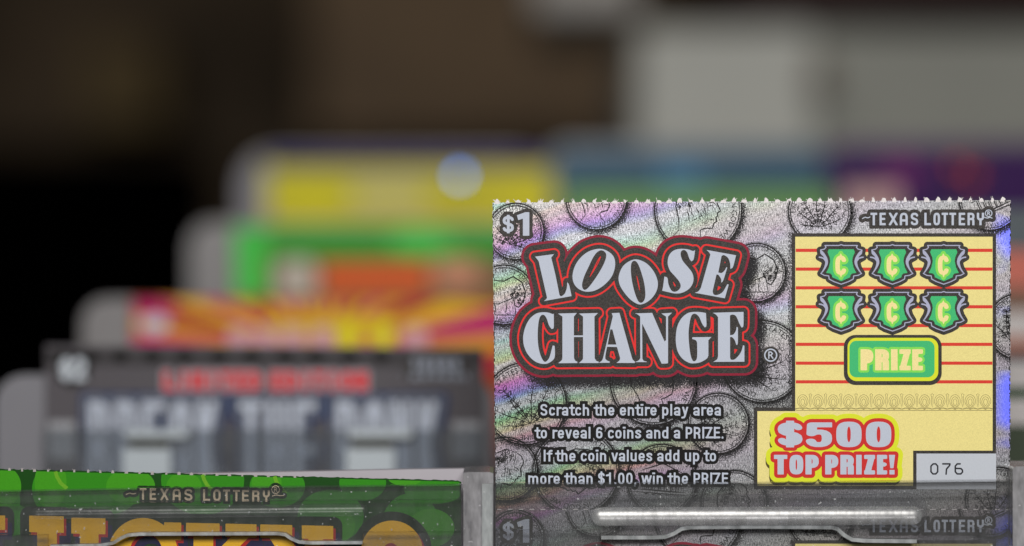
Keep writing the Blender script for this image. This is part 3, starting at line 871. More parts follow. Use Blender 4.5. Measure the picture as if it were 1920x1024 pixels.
# shields with a cent sign, one set of meshes copied six times
O_half = [(0, 458.5), (5, 460), (30.8, 460), (28.3, 463.7), (31.7, 467.5), (39.6, 469), (38.3, 476.7), (33, 481), (41.5, 482.5), (32.5, 487.5), (29.6, 493), (32.5, 503), (38.5, 513), (31.7, 516.7), (23, 518), (22.4, 523.5), (14, 528.5), (0, 533.5)]
G_half = [(0, 467.5), (23.5, 467.5), (25.5, 473), (21.5, 483), (20.6, 490), (23.3, 502), (28.3, 511.7), (20, 513), (17.4, 516), (16.7, 520), (0, 527.5)]
mir = lambda h, cx: [(cx + x, y) for x, y in h] + [(cx - x, y) for x, y in reversed(h) if abs(x) > .01]
SHX, SHY = 1577.1, 0
F = Field(SHX - 42, 458, SHX + 42, 534, .7, 12); F.poly(mir(O_half, SHX)); f_dark = Flat().level(F, 6.6)
f_green = Flat().area(mir(G_half, SHX))
FO = Field(SHX - 42, 458, SHX + 42, 534, .5, 6)
ol = mir([p for p in O_half if p not in ((38.3, 476.7), (33, 481), (41.5, 482.5), (32.5, 487.5), (29.6, 493), (32.5, 503))], SHX)
for sg in (1, -1):
    FO.poly([(SHX + sg * x, y) for x, y in catmull([(39.8, 468.5, 1), (38.6, 476), (33.5, 481), (30.6, 488), (30.3, 495), (33.5, 504.5), (39.2, 513.5, 1), (34.6, 510.5), (28.6, 502), (25, 494), (25.6, 485.5), (29.5, 478), (34, 472)])])
    FO.strokes([[(SHX + sg * x, y) for x, y in [(29.5, 489), (33, 484.6), (37, 483), (41, 482.4)]]], 1.35)
    FO.strokes([[(SHX + sg * x, y) for x, y in [(0, 458.8), (4, 460.4), (30.5, 460.4), (28.4, 463.7), (31.7, 467.3), (39, 469)]], [(SHX + sg * x, y) for x, y in [(38.2, 512.8), (31.7, 516.4), (23.4, 517.4), (22.6, 523.3), (14, 528), (0, 533)]]], .95)
f_orn = Flat().level(FO, 0)
F = Field(SHX - 12, 475, SHX + 10, 521, .5, 10)
box_glyph(F, 'C', SHX - 11.2, 479.5, SHX + 9.8, 515.5, 4.3, 3.6)
F.poly([(SHX - 4.2, 482), (SHX - .8, 475), (SHX + 2.6, 482)]); F.poly([(SHX - 3.6, 513), (SHX - .4, 520.5), (SHX + 2.8, 513)])
f_glow = Flat().level(F, 4.4); f_cent = Flat().level(F, 0)
sh = f_dark.build('shield', T1, 6, M_DARK, pa)
kids = [f_green.build('shield_field', T1, 7, M_GRN, sh), f_orn.build('scrollwork', T1, 7, M_LAV, sh), f_glow.build('cent_glow', T1, 8, M_LIM, sh), f_cent.build('cent_sign', T1, 9, M_GLD, sh)]
# shields are parts of the ticket: parent them to its root
sh.parent = troot
for i in range(1, 6):
    cx = (i % 3) * 96.1 * U; cz = -(i // 3) * 87.9 * U
    d = sh.copy(); COL.objects.link(d); d.parent = troot; d.location = (cx, -.15 * LAY * (i // 3), cz)
    for k in kids:
        e = k.copy(); COL.objects.link(e); e.parent = d

# prize badge
bg_ = Flat().area(rrect(1582, 628, 1765.5, 722, 22)).build('prize_badge', T1, 6.5, M_DARK, troot)
Flat().area(rrect(1589, 633.5, 1759, 714.5, 17)).build('badge_rim', T1, 7.5, M_YEL, bg_)
Flat().area(rrect(1592.5, 639, 1752, 707.5, 13)).build('badge_field', T1, 8.5, M_GRN, bg_)
F = Field(1613, 654, 1731, 695, .6, 12)
for ch, a, b in (('P', 1613.2, 1637.3), ('R', 1640.5, 1666.8), ('I', 1670.2, 1682.7), ('Z', 1686, 1707.3), ('E', 1710, 1730.2)):
    if ch == 'I': F.poly(rect(a, 654.8, b, 694.5))
    else: box_glyph(F, ch, a, 654.8, b, 694.5, 6.2 if ch in 'PR' else 5.8, 4.4)
Flat().level(F, 4.2).build('badge_glow', T1, 9.5, M_LIM, bg_)
Flat().level(F, 0).build('badge_letters', T1, 10.5, M_GLD, bg_)

# top prize
F = Field(1450, 788, 1680, 892, .7, 22)
box_glyph(F, '$', 1458, 788.8, 1504.5, 838.8, 7.6, 4.6)
box_glyph(F, '5', 1511, 792, 1560, 838.3, 9.6, 4.6)
box_glyph(F, '0', 1567.7, 790.5, 1615.3, 838.5, 10.2, 4.6); box_glyph(F, '0', 1623.2, 790.5, 1671, 838.5, 10.2, 4.6)
for ch, a, b in (('T', 1451, 1476), ('O', 1480, 1506), ('P', 1510, 1535), ('P', 1547, 1571.6), ('R', 1575.5, 1600.8), ('Z', 1620, 1640.5), ('E', 1644, 1663.2)):
    box_glyph(F, ch, a, 852.8, b, 889.6, 5.8, 3.9)
F.poly(rect(1605, 852.8, 1615.4, 889.6)); box_exclaim(F, 1666.5, 852.8, 1678, 889.6)
tp = Flat().level(F, 15).build('top_prize', T1, 7, M_YEL, troot)
Flat().level(F, 13.6).build('prize_shadow', T1, 6, M_OLS, tp, (-2, 6.5))
Flat().level(F, 6.6).build('prize_outline', T1, 8, M_PR, tp)
Flat().level(F, 0).build('prize_letters', T1, 9, M_LET, tp)

# number panel
npn = Flat().area(rect(1718.5, 850.5, 1867.5, 917.5)).build('number_panel', T1, 4, M_PNL, troot)
F = Field(1742, 866, 1808, 892, .5, 6)
F.strokes([[(1749.5, 869.8), (1754.5, 869.8), (1758, 874), (1758, 884.5), (1754.5, 888.6), (1749, 888.6), (1745.4, 884.5), (1745.4, 874), (1749.5, 869.8)]], 1.45)
F.strokes([[(1767.6, 869.8), (1781, 869.8), (1780.6, 872.5), (1774.5, 879.5), (1773.8, 889)]], 1.5)
F.strokes([[(1800, 869.8), (1794.5, 869.8), (1791, 874), (1791, 884.5), (1794.5, 888.6), (1801.5, 888.6), (1804.6, 885), (1804.4, 881.5), (1801.5, 878.6), (1791.5, 878.2)]], 1.5)
Flat().level(F, 0).build('number_digits', T1, 5.5, M_DIG, npn)

# next ticket of the same roll, below the tear line
NS = YB - YT - 1.5
clip2 = lambda x, y: edge_l(y) + 1 < x < edge_r(y) - 1 and y > YB + 2
EL = (edge_l, edge_r)
def roll_sheet():
    V = []; F_ = []; xs = np.linspace(929.5, 1893.5, 200); ys = np.linspace(YB + .6, 1060, 36)
    for y in ys:
        for x in xs: V.append(T1.lay(x, y, 0))
    n = len(xs)
    for i in range(len(ys) - 1):
        for j in range(n - 1): F_.append((i * n + j, (i + 1) * n + j, (i + 1) * n + j + 1, i * n + j + 1))
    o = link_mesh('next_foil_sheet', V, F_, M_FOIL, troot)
    X, Y = np.meshgrid(xs, ys); at = o.data.attributes.new('ink', 'FLOAT', 'POINT')
    at.data.foreach_set('value', ink_density(X.ravel(), Y.ravel() - NS).astype(np.float32))


roll_sheet()
fl = Flat(); q = random.Random(3); x = 932
while x < 1890:
    fl.area(rect(x, YB - .6, x + q.uniform(7, 10.5), YB + 1.0)); x += 20.3
fl.build('tear_line', T1, .8, M_PAPER, troot)
for c in COINS:
    if c[1] - c[2] + NS < 1024 and c[1] < 480: coin_art(c[0], c[1] + NS, c[2], c[3], c[4], clip2).build('coin_print', T1, 1.2, M_BLACK, troot)
def low(F, lv, layer, mat, name, par, keep=1060):
    f = Flat(); v, fs = fill(F.loops(lv), lambda x, y: F.sample(x, y) < lv)
    f.tri(v, [t for t in fs if min(v[i][1] for i in t) + NS < keep]); return f.build(name, T1, layer, mat, par, (0, NS))
o = low(FPRICE, 6.3, 3, M_DARK, 'price_mark', troot); low(FPRICE, 0, 4, M_LET, 'price_figures', o)
o = low(FNAME, 6.4, 3, M_DARK, 'lottery_name', troot); low(FNAME, 0, 4, M_LET, 'name_letters', o)
o = low(FT, 26, 3, M_MAR, 'title', troot, 1090); low(FT, 21.5, 4, M_DARK, 'title_backing', o, 1090); low(FT, 11.2, 5, M_RED, 'title_outline', o, 1090)
o = Flat().area(rect(1484.5, 437.5 + NS, 1867.5, 1060)).build('play_area', T1, 3, M_DARK, troot)
Flat().area(rect(1491, 444 + NS, 1861, 1060)).build('play_ground', T1, 4, M_CRM, o)

# ------------------------------------------------------------ clear holders of the front row
M_CLEAR = clear('clear_plastic', (0.89, 0.89, 0.895), .022)
M_CLEAR2 = clear('clear_plastic_thin', (0.94, 0.94, 0.95), .02)
M_RIB = clear('rib_plastic', (0.95, 0.95, 0.96), .13, .36, flat=.15)
M_RIBL = clear('soft_rib_plastic', (0.95, 0.95, 0.96), .010, .30, flat=.018)
M_EDGE = clear('edge_plastic', (0.55, 0.57, 0.58), .42, .15, frostcol=(.62, .66, .68))
M_WALL = clear('frosted_plastic', (0.6, 0.6, 0.62), .42, .2, frostcol=(.48, .48, .51))
M_WHITE = plain('white_plastic', (206, 204, 212), .35, 0, .04, 60)


def curve_pts(pts, n=6):
    c = catmull([(*pts[0], 1)] + [tuple(p) for p in pts[1:-1]] + [(*pts[-1], 1)], n)
    k = c.index(tuple(map(float, pts[-1]))) if tuple(map(float, pts[-1])) in c else len(c) - 1
    return c[:k + 1]


def rib(fr, name, x0, x1, yc0, yc1, rpx, dy, mat, parent):
    """half-round rib with ball ends lying on the panel"""
    V = []; F_ = []; n = 20; secs = []
    L = x1 - x0
    for i in range(9): a = R(90 - i * 90 / 8); secs.append((x0 + rpx - rpx * math.sin(a), rpx * math.cos(a)))
    for i in range(1, 30): secs.append((x0 + rpx + (L - 2 * rpx) * i / 30, rpx))
    for i in range(9): a = R(i * 90 / 8); secs.append((x1 - rpx + rpx * math.sin(a), rpx * math.cos(a)))
    for x, r_ in secs:
        r_ = max(r_, .05); yc = yc0 + (yc1 - yc0) * (x - x0) / L
        for k in range(n):
            a = -math.pi / 2 + math.pi * k / (n - 1)
            V.append(fr.pt(x, yc - r_ * math.sin(a)) + Vector((0, dy - r_ * U * .55 * math.cos(a), 0)))
    for i in range(len(secs) - 1):
        for k in range(n): F_.append((i * n + k, i * n + (k + 1) % n, (i + 1) * n + (k + 1) % n, (i + 1) * n + k))
    F_.append(tuple(range(n))); F_.append(tuple(reversed(range((len(secs) - 1) * n, len(secs) * n))))
    return link_mesh(name, V, F_, mat, parent, smooth=True)


def band(path, w):
    """closed outline of a band of width w below a path"""
    P = [np.array(p, float) for p in path]; out = []
    for i in range(len(P)):
        d = P[min(i + 1, len(P) - 1)] - P[max(i - 1, 0)]; L = math.hypot(*d) or 1
        out.append(tuple(P[i] + np.array((-d[1], d[0])) / L * w))
    return [tuple(p) for p in P] + out[::-1]


FP = Frame(1 / (1 - 0.004 / DIST))          # plane of the front panels, 4 mm before the ticket
hr = empty('ticket_dispenser', FP.pt(1410, 1120), 'clear plastic dispenser holding the silver foil ticket, with shiny rib across its front', 'ticket dispenser', 'front row dispensers')
H = FP.at(hr.location)
cut = [(1127, 1004), (1225, 1004), (1246, 1003), (1262, 997), (1276, 988), (1294, 985), (1420, 984), (1560, 985), (1572, 989), (1584, 1000), (1598, 1008), (1620, 1010), (1718, 1011)]
prism([[(927, 905), (1420, 904), (1899, 899), (1899, 1140), (1718, 1140)] + cut[::-1] + [(1127, 1140), (927, 1140)]], H, 0, .0012, 'front_panel', M_CLEAR, hr)
M_INNER = clear('inner_plastic', (0.95, 0.95, 0.945), .014)
prism([[(926, 907), (1420, 906.5), (1897, 902), (1897, 1140), (926, 1140)]], H, .0022, .0027, 'inner_sheet', M_INNER, hr)
prism([band([(928, 930), (1420, 927), (1897, 923)], 2.0)], H, -.0006, 0.0001, 'panel_ridge', M_CLEAR2, hr)
prism([rrect(1150, 926, 1736, 990, 24)], H, -.0009, -.00002, 'raised_plate', M_CLEAR2, hr)
rib(H, 'rib', 1109, 1728, 968, 966, 17.5, -.0009, M_RIB, hr)
prism([band(cut, 7)], H, -.0006, .0014, 'slot_rim', M_EDGE, hr)
prism([[(929, 992), (1124, 992), (1124, 1140), (929, 1140)]], H, -.0012, -.00015, 'lower_panel', M_CLEAR2, hr)
prism([[(1722, 992), (1895, 990), (1895, 1140), (1722, 1140)]], H, -.0012, -.00015, 'lower_panel', M_CLEAR2, hr)
prism([rrect(1897, 874, 1985, 1140, 8)], H, -.001, .014, 'side_wall', M_WALL, hr)
prism([rect(930, 1010, 1895, 1140)], H, .006, .008, 'back_plate', M_WHITE, hr)

hl = empty('ticket_dispenser', FP.pt(400, 1120), 'clear plastic dispenser with rounded slot in front of the green ticket', 'ticket dispenser', 'front row dispensers')
H2 = FP.at(hl.location)
cutl = [(95, 1021), (190, 1019), (212, 1015), (226, 1006), (240, 1000), (262, 998), (400, 997.5), (520, 997), (536, 999), (548, 1007), (562, 1013), (580, 1014.5), (680, 1014)]
prism([[(-130, 922), (300, 914), (868, 908), (868, 1140), (680, 1140)] + cutl[::-1] + [(95, 1140), (-130, 1140)]], H2, 0, .0012, 'front_panel', M_CLEAR, hl)
prism([[(-130, 924), (300, 916), (866, 910), (866, 1140), (-130, 1140)]], H2, .0022, .0027, 'inner_sheet', M_INNER, hl)
prism([band([(-128, 944), (680, 936), (866, 935)], 1.6)], H2, -.0005, 0.0001, 'panel_ridge', M_CLEAR2, hl)
rib(H2, 'rib', 60, 690, 962, 956, 11, -.0006, M_RIBL, hl)
prism([band(cutl, 6)], H2, -.0006, .0014, 'slot_rim', M_EDGE, hl)
prism([[(682, 996), (866, 995), (866, 1140), (682, 1140)]], H2, -.0012, -.00015, 'lower_panel', M_CLEAR2, hl)
prism([[(-130, 1003), (92, 1001), (92, 1140), (-130, 1140)]], H2, -.0012, -.00015, 'lower_panel', M_CLEAR2, hl)
prism([[(869, 886), (880, 884.5), (918, 884.5), (925, 887), (925, 1140), (869, 1140)]], H2, -.001, .014, 'side_wall', M_WALL, hl)
prism([[(904, 905), (924, 905), (924, 1140), (904, 1140)]], H2, -.0022, -.0012, 'wall_flange', M_EDGE, hl)
prism([[(600, 891.5), (760, 888), (868, 886.5), (868, 1140), (-130, 1140), (-130, 905)]], H2, .0105, .013, 'back_plate', plain('ash_plastic', (168, 164, 172), .35, 0, .05, 60), hl)

# ------------------------------------------------------------ green ticket, front row left
groot = empty('lottery_ticket', FR1.pt(380, 1120), 'green scratch ticket with large yellow letters, low in the front left holder', 'lottery ticket')
G1 = FR1.at(groot.location)
M_G1 = ink('leaf_green_ink', (44, 130, 16), .45, .14); M_G2 = ink('deep_green_ink', (16, 66, 10), .45, .18); M_G3 = ink('bright_green_ink', (60, 144, 20), .45, .14)
M_GK = ink('black_green_ink', (14, 40, 14), .45, .2); M_AMB = ink('amber_ink', (252, 192, 28), .45, .14); M_NAV = ink('navy_ink', (22, 16, 70), .45, .25); M_DR = ink('deep_red_ink', (186, 26, 20), .45, .2)
M_OLV = ink('faint_olive_ink', (100, 160, 34), .45, .14); M_CRML = ink('bone_ink', (232, 214, 184), .5, .1)
gt = lambda x: 879.5 + (x - 0) * 21.5 / 865
# card: straight sides, a torn top edge
def gcard():
    q = random.Random(11); top = []
    x = -112
    while x < 860:
        top.append((x, gt(x) + q.uniform(-.8, .8))); x += q.uniform(4, 7)
    top += [(858, gt(858) + .5), (865, gt(865) + 3)]
    return prism([top + [(863, 1140), (-114, 1140)]], G1, 0, .0003, 'card', M_G2, groot)


gcard()
cl = lambda x, y: True
fl = Flat()
blobs = [(-40, 938, 78, 62), (120, 918, 60, 58), (206, 904, 62, 60), (380, 900, 78, 66), (520, 912, 52, 40), (680, 905, 44, 34), (20, 975, 44, 30), (620, 968, 62, 50), (770, 985, 54, 60), (815, 915, 58, 30)]
for cx, cy, a, b in blobs:
    pts = [p for p in circle(cx, cy, a, 44, b)]
    pts = [(min(x, 862), max(y, gt(x) + 2.5)) for x, y in pts]
    fl.tri(*fill([pts]), jit=rnd.random())
fl.build('leaf_print', G1, 1, M_G1, groot)
fl = Flat()
for cx, cy, a, b in [(0, 912, 40, 40), (95, 905, 30, 50), (245, 912, 46, 34), (345, 915, 34, 30), (500, 905, 28, 26), (760, 897, 32, 14), (808, 990, 44, 36), (640, 985, 26, 30)]:
    pts = [(min(x, 862), max(y, gt(x) + 2.5)) for x, y in circle(cx, cy, a, 40, b)]
    fl.tri(*fill([pts]), jit=rnd.random())
fl.build('highlight_print', G1, 3, M_G3, groot)
for x0, y0 in ((104, 884), (380, 890), (515, 893)):
    Flat().ribbon([(x0, y0), (x0 + 3, y0 + 10), (x0 + 10, y0 + 22), (x0 + 22, y0 + 32)], 7).build('line_print', G1, 4.5, M_OLV, groot)
GL = Field(-60, 965, 800, 1100, 1.0, 40)
ty = lambda x, y: y + (x - 300) * 0.022
def grect(x0, y0, x1, y1): GL.poly([(x0, ty(x0, y0)), (x1, ty(x1, y0)), (x1, ty(x1, y1)), (x0, ty(x0, y1))])
grect(-70, 973, 10, 1000); grect(-50, 990, -8, 1100)
grect(55, 972, 120, 1003); grect(134, 974, 198, 1004); grect(70, 990, 107, 1080); grect(150, 990, 185, 1080)
GL.poly(circle(268, 1040, 66, 50, 69), circle(274, 1042, 32, 40, 42)); grect(308, 979, 340, 1012)
grect(349, 979, 412, 1003); grect(363, 990, 400, 1100); grect(423, 979, 481, 1004); GL.poly([(440, 1000), (474, 1000), (416, 1058), (400, 1040)])
grect(488, 979, 548, 1004); grect(566, 979, 625, 1004); GL.poly([(500, 1000), (540, 1000), (562, 1040), (585, 1000), (612, 1000), (575, 1070), (545, 1070)])
GL.poly(circle(735, 1034, 58, 44, 58), circle(733, 1040, 17, 30, 22))
# letters sit on a dark green halo, with a red edge and a navy drop
def cut_low(F, lv, off=(0, 0), ymin=0):
    f = Flat(); v, fs = fill(F.loops(lv), lambda x, y: F.sample(x, y) < lv); f.tri(v, fs); return f
gl = cut_low(GL, 17).build('letter_halo', G1, 6, M_GK, groot)
cut_low(GL, 3).build('letter_drop', G1, 7, M_NAV, gl, (10, 16))
cut_low(GL, .5).build('letter_edge', G1, 8, M_DR, gl, (4, 5))
cut_low(GL, 0).build('letter_face', G1, 9, M_AMB, gl)
# the lottery name, drawn a little larger and following the slope
F = Field(228, 900, 540, 950, .7, 16)
for ch, a, b in (('T', 262, 275), ('E', 281, 293), ('X', 301, 316), ('A', 324, 339), ('S', 346, 361), ('L', 381, 394), ('O', 400, 414), ('T', 418.5, 431.5), ('T', 437, 450), ('E', 454, 467), ('R', 473, 486.5), ('Y', 493, 506)):
    y0 = 915.5 + (a - 262) * .0165; box_glyph(F, ch, a, y0, b, y0 + 21.5, 1.9)
registered(F, 517, 918, 7.2, .8)
F.strokes([catmull([(237, 927, 1), (243, 924.6), (250, 926), (256, 924.6, 1)])[:-1]], 1.0); F.strokes([catmull([(511, 930, 1), (518, 928), (526, 929.4), (534, 928.6, 1)])[:-1]], .8)
nm2 = Flat().level(F, 5).build('lottery_name', G1, 10, M_GK, groot)
Flat().level(F, 0).build('name_letters', G1, 11, M_CRML, nm2)
wisps('torn_perforation', G1, groot, -110, 560, lambda x: gt(x) + 1.0, 24.5, 5.2, 9, plain('dull_paper', (168, 162, 162), .9, 0, .12, 3000))

# ------------------------------------------------------------ rows behind, out of focus
COUNTER_Z = -0.16


def holder(s, x0, x1, ytop, label, mat, extra=None, r=40, name='ticket_dispenser', group='dispensers in the rows behind'):
    fr = Frame(s); base = fr.pt((x0 + x1) / 2, 0, .006); base.z = COUNTER_Z
    h = empty(name, base, label, 'ticket dispenser', group); f = fr.at(base)
    bot = 512 + 1600 * 1.0
    yb = 512 - COUNTER_Z * s / U
    lp = rrect(x0, ytop, x1, ytop + 200, r)
    lp = [(x, min(y, ytop + 150)) for x, y in lp if y < ytop + 150]
    lp = sorted([p for p in lp if p[0] < (x0 + x1) / 2], key=lambda p: (p[0], -p[1])) + sorted([p for p in lp if p[0] >= (x0 + x1) / 2], key=lambda p: (p[0], p[1]))
    prism([lp + [(x1, yb), (x0, yb)]], f, .003, .006, 'back_plate', mat, h)
    return h, f


def ticket(s, x0, x1, ytop, h_px, mat, label, tilt=0.0):
    fr = Frame(s); base = fr.pt((x0 + x1) / 2, ytop + h_px)
    t = empty('lottery_ticket', base, label, 'lottery ticket'); f = fr.at(base)
    prism([[(x0, ytop), (x1, ytop + tilt), (x1, ytop + h_px), (x0, ytop + h_px)]], f, 0, .0003, 'card', mat, t)
    return t, f


M_HOLD = plain('milky_plastic', (120, 118, 120), .3, 0, .06, 30)
M_HOLD2 = plain('milky_plastic_dim', (116, 116, 123), .3, 0, .06, 30)
K_ = lambda n, c, **k: ink(n, c, size=.0006, **k)

# second row: grey ticket
S2 = 0.85
holder(S2, -14, 925, 704, 'milky plastic holder behind the grey ticket, left of the foil ticket', M_HOLD2, r=55)
t2, f2 = ticket(S2, 85, 906, 647, 420, K_('slate_ink', (84, 81, 86)), 'blurred grey ticket with red words LIMITED EDITION and pale block letters', 6)
Flat().area([(86, 655), (904, 659), (904, 690), (86, 686)]).build('dark_band', f2, 1, K_('charcoal_ink', (60, 58, 61)), t2)
for x in (110, 170, 226, 286, 346, 411, 472, 535, 592, 655, 715): Flat().area(circle(x, 668, 14, 20, 13)).build('dot', f2, 2, M_BLACK, t2)
F = Field(112, 668, 162, 718, 1, 8); box_glyph(F, '$', 114, 672, 134, 712, 4); box_glyph(F, '2', 138, 672, 160, 712, 4)
pm2 = Flat().area(circle(137, 692, 34, 28)).build('price_mark', f2, 3, M_BLACK, t2); Flat().level(F, 1).build('price_figures', f2, 4, K_('pale_ink', (196, 204, 214)), pm2)


def words(fr, layer, mat, parent, name, s, x0, x1, y0, y1, r, gap=.35, lv=0, h=1.0, ry=None, F=None):
    n = sum(1 if c != ' ' else .5 for c in s) + gap * (len(s) - 1); u = (x1 - x0) / n
    F = F or Field(x0, y0, x1, y1, h, 16); x = x0
    for c in s:
        w_ = u * (.5 if c == ' ' else 1)
        if c == 'I': F.poly(rect(x + w_ / 2 - r, y0, x + w_ / 2 + r, y1))
        elif c != ' ': box_glyph(F, c, x, y0, x + w_, y1, r, ry)
        x += w_ + u * gap
    return F


F = words(f2, 0, None, None, '', 'LIMITED EDITION', 308, 688, 698, 731, 3.6, .3)
le = Flat().level(F, 7).build('edition_words', f2, 3, K_('pale_pink_ink', (150, 138, 146)), t2)
Flat().level(F, 1).build('edition_letters', f2, 4, K_('signal_red_ink', (206, 44, 50)), le)
F = words(f2, 0, None, None, '', 'TEXAS', 772, 862, 672, 694, 3, .3); words(f2, 0, None, None, '', 'LOTTERY', 752, 884, 700, 724, 3, .3, F=F)
ln = Flat().level(F, 9).build('lottery_name', f2, 3, M_DARK, t2); Flat().level(F, 0).build('name_letters', f2, 4, K_('dim_blue_ink', (150, 158, 174)), ln)
F = words(f2, 0, None, None, '', 'BREAK THE BANK', 166, 824, 752, 940, 8.5, .2, h=1.5)
bt = Flat().level(F, 20).build('bank_title', f2, 3, K_('steel_navy_ink', (22, 42, 84)), t2)
Flat().level(F, 11).build('title_backing', f2, 4, K_('steel_ink', (104, 110, 124)), bt); Flat().level(F, 3.4).build('letter_backing', f2, 5, M_DARK, bt)
Flat().level(F, 0).build('title_letters', f2, 6, K_('silver_ink', (176, 184, 200)), bt)
for x0, x1 in ((92, 140), (848, 900)): Flat().area(rect(x0, 790, x1, 860)).build('side_panel', f2, 3, K_('pale_slate_ink', (152, 154, 160)), t2)
hp = empty('slot_cover', Frame(S2).pt(490, 1000), 'milky clip strip with two pale tabs across the grey ticket', 'ticket clip'); fh = Frame(S2).at(hp.location)
M_TAB = plain('pale_tab_plastic', (166, 176, 184), .4, 0, .04)
prism([rect(86, 802, 906, 1000)], fh, -.004, -.003, 'cover_sheet', clear('misty_plastic', (.80, .82, .84), .05), hp)
for x0, x1 in ((238, 326), (652, 742)):
    prism([rect(x0, 838, x1, 1000)], fh, -.006, -.0041, 'tab', M_TAB, hp)
    prism([rrect(x0 + 4, 803, x1 + 32, 818, 5)], fh, -.006, -.0041, 'clip_bar', M_TAB, hp)
    Flat().area(rect(x0 + 10, 821, x1 - 4, 834)).build('clip_gap_shade', fh, 220, K_('shade_olive', (52, 52, 40)), hp)  # shadow in the gap above the tab, painted as a dark strip

# third row: sunburst ticket
S3 = 0.74
holder(S3, 150, 950, 560, 'milky plastic holder behind the pink and orange sunburst ticket', M_HOLD, r=48)
t3, f3 = ticket(S3, 248, 945, 560, 330, K_('burnt_orange_ink', (150, 62, 24)), 'blurred magenta, orange and yellow sunburst ticket behind the grey ticket')
q = random.Random(4); a = 180
cols = [('magenta_ink', (186, 18, 104)), ('orange_ink', (214, 150, 18)), ('crimson_ink', (164, 26, 50)), ('tangerine_ink', (226, 176, 16))]
i = 0
while a < 360:
    b = a + q.uniform(5, 9); pts = []
    for t_ in (a, b):
        dx, dy = math.cos(R(t_)), math.sin(R(t_)); m = min(abs(345 / dx) if dx else 1e9, abs(98 / dy) if dy else 1e9); pts.append((598 + dx * m, 660 + dy * m))
    Flat().area([(598, 660), pts[0], pts[1]]).build('ray', f3, 1 + (i % 2) * .3, K_(*cols[i % 4]), t3); a = b; i += 1
Flat().area(circle(620, 612, 130, 40, 26)).build('sun_glow', f3, 2, K_('mustard_ink', (214, 170, 24)), t3)
Flat().area(rect(255, 566, 330, 592)).build('corner_mark', f3, 2.4, K_('magenta_ink', (186, 18, 104)), t3)
Flat().area(circle(290, 608, 26, 24, 16)).build('price_mark', f3, 2.6, K_('pale_ink', (196, 204, 214)), t3)
for x in (430, 480, 530, 585, 760): Flat().area(rrect(x, 614, x + 38, 690, 10)).build('title_letter', f3, 3, K_('pale_rose_ink', (206, 158, 172)), t3)
for x in (636, 702): Flat().area(rrect(x, 602, x + 34, 690, 10)).build('title_letter', f3, 3, K_('lemon_ink', (224, 214, 30)), t3)

# fourth row: green and orange ticket
S4 = 0.64
holder(S4, 352, 1060, 416, 'milky plastic holder behind the green and orange ticket', M_HOLD, r=48)
t4, f4 = ticket(S4, 440, 1046, 425, 300, K_('khaki_ink', (122, 98, 62)), 'blurred green ticket with orange bar, third from the front on the left')
Flat().area(rect(440, 425, 1046, 482)).build('green_band', f4, 1, K_('forest_ink', (50, 160, 44)), t4)
Flat().area(rect(442, 430, 500, 560)).build('green_corner', f4, 2, K_('fresh_green_ink', (70, 206, 78)), t4)
Flat().area(rrect(520, 488, 592, 556, 20)).build('white_badge', f4, 2, K_('warm_white_ink', (196, 186, 174)), t4)
Flat().area(rrect(602, 496, 805, 546, 8)).build('orange_bar', f4, 2, K_('vivid_orange_ink', (236, 96, 30)), t4)
Flat().area(rrect(815, 484, 900, 540, 10)).build('tan_bar', f4, 2, K_('tan_ink', (206, 142, 112)), t4)
Flat().area(circle(790, 455, 60, 30, 26)).build('leaf_mark', f4, 2, K_('fresh_green_ink', (84, 196, 88)), t4)

# fifth row: yellow, teal and purple tickets
S5 = 0.56
holder(S5, 448, 1034, 283, 'lavender milky plastic holder behind the yellow ticket', plain('lavender_plastic', (104, 102, 114), .3, 0, .05), r=70)
t5, f5 = ticket(S5, 500, 1032, 288, 300, K_('straw_ink', (214, 204, 44)), 'blurred yellow ticket with navy top strip, farthest back on the left')
Flat().area(rect(502, 288, 1030, 314)).build('navy_strip', f5, 1, K_('indigo_ink', (36, 36, 112)), t5)
Flat().area(circle(585, 374, 62, 40, 44)).build('yellow_burst', f5, 2, K_('lemon_ink', (252, 244, 10)), t5)
Flat().area(circle(985, 372, 56, 40, 48)).build('yellow_burst', f5, 2, K_('lemon_ink', (252, 244, 10)), t5)
Flat().area(rrect(660, 344, 800, 384, 12)).build('cream_words', f5, 2, K_('cream_words_ink', (214, 206, 146)), t5)
holder(S5, 1022, 1560, 266, 'blue grey plastic holder behind the slate blue ticket', plain('blue_grey_plastic', (84, 94, 106), .4, 0, .05), r=50)
t6, f6 = ticket(S5, 1040, 1545, 280, 300, K_('teal_ink', (66, 100, 124)), 'blurred slate blue ticket just above the foil ticket')
Flat().area(rect(1042, 340, 1543, 362)).build('dark_teal_strip', f6, 1, K_('dark_teal_ink', (50, 92, 110)), t6)
Flat().area(rrect(1235, 312, 1320, 346, 12)).build('blue_mark', f6, 2, K_('sky_ink', (86, 146, 186)), t6)
holder(S5, 1540, 2090, 262, 'plum coloured holder behind the purple ticket at far right', plain('plum_plastic', (70, 50, 80), .4, 0, .05), r=60)
t7, f7 = ticket(S5, 1552, 2080, 276, 300, K_('purple_ink', (56, 16, 86)), 'blurred purple ticket with painted orange glint at the far right')
Flat().area(circle(1815, 322, 26, 28, 34)).build('painted_glint', f7, 1, K_('glint_rust_ink', (92, 34, 60)), t7)  # blurred reddish highlight painted onto the ticket as a spot
Flat().area(circle(1690, 320, 40, 28, 22)).build('magenta_mark', f7, 1, K_('plum_ink', (120, 28, 110)), t7)
# fourth row behind the foil ticket
t8, f8 = ticket(S4, 1058, 1560, 353, 300, K_('moss_ink', (104, 150, 84)), 'blurred moss green ticket peeping over the foil ticket top')
t9, f9 = ticket(S4, 1580, 1690, 346, 300, K_('blush_ink', (176, 142, 142)), 'blurred pale pink ticket peeping over the foil ticket beside the purple one')
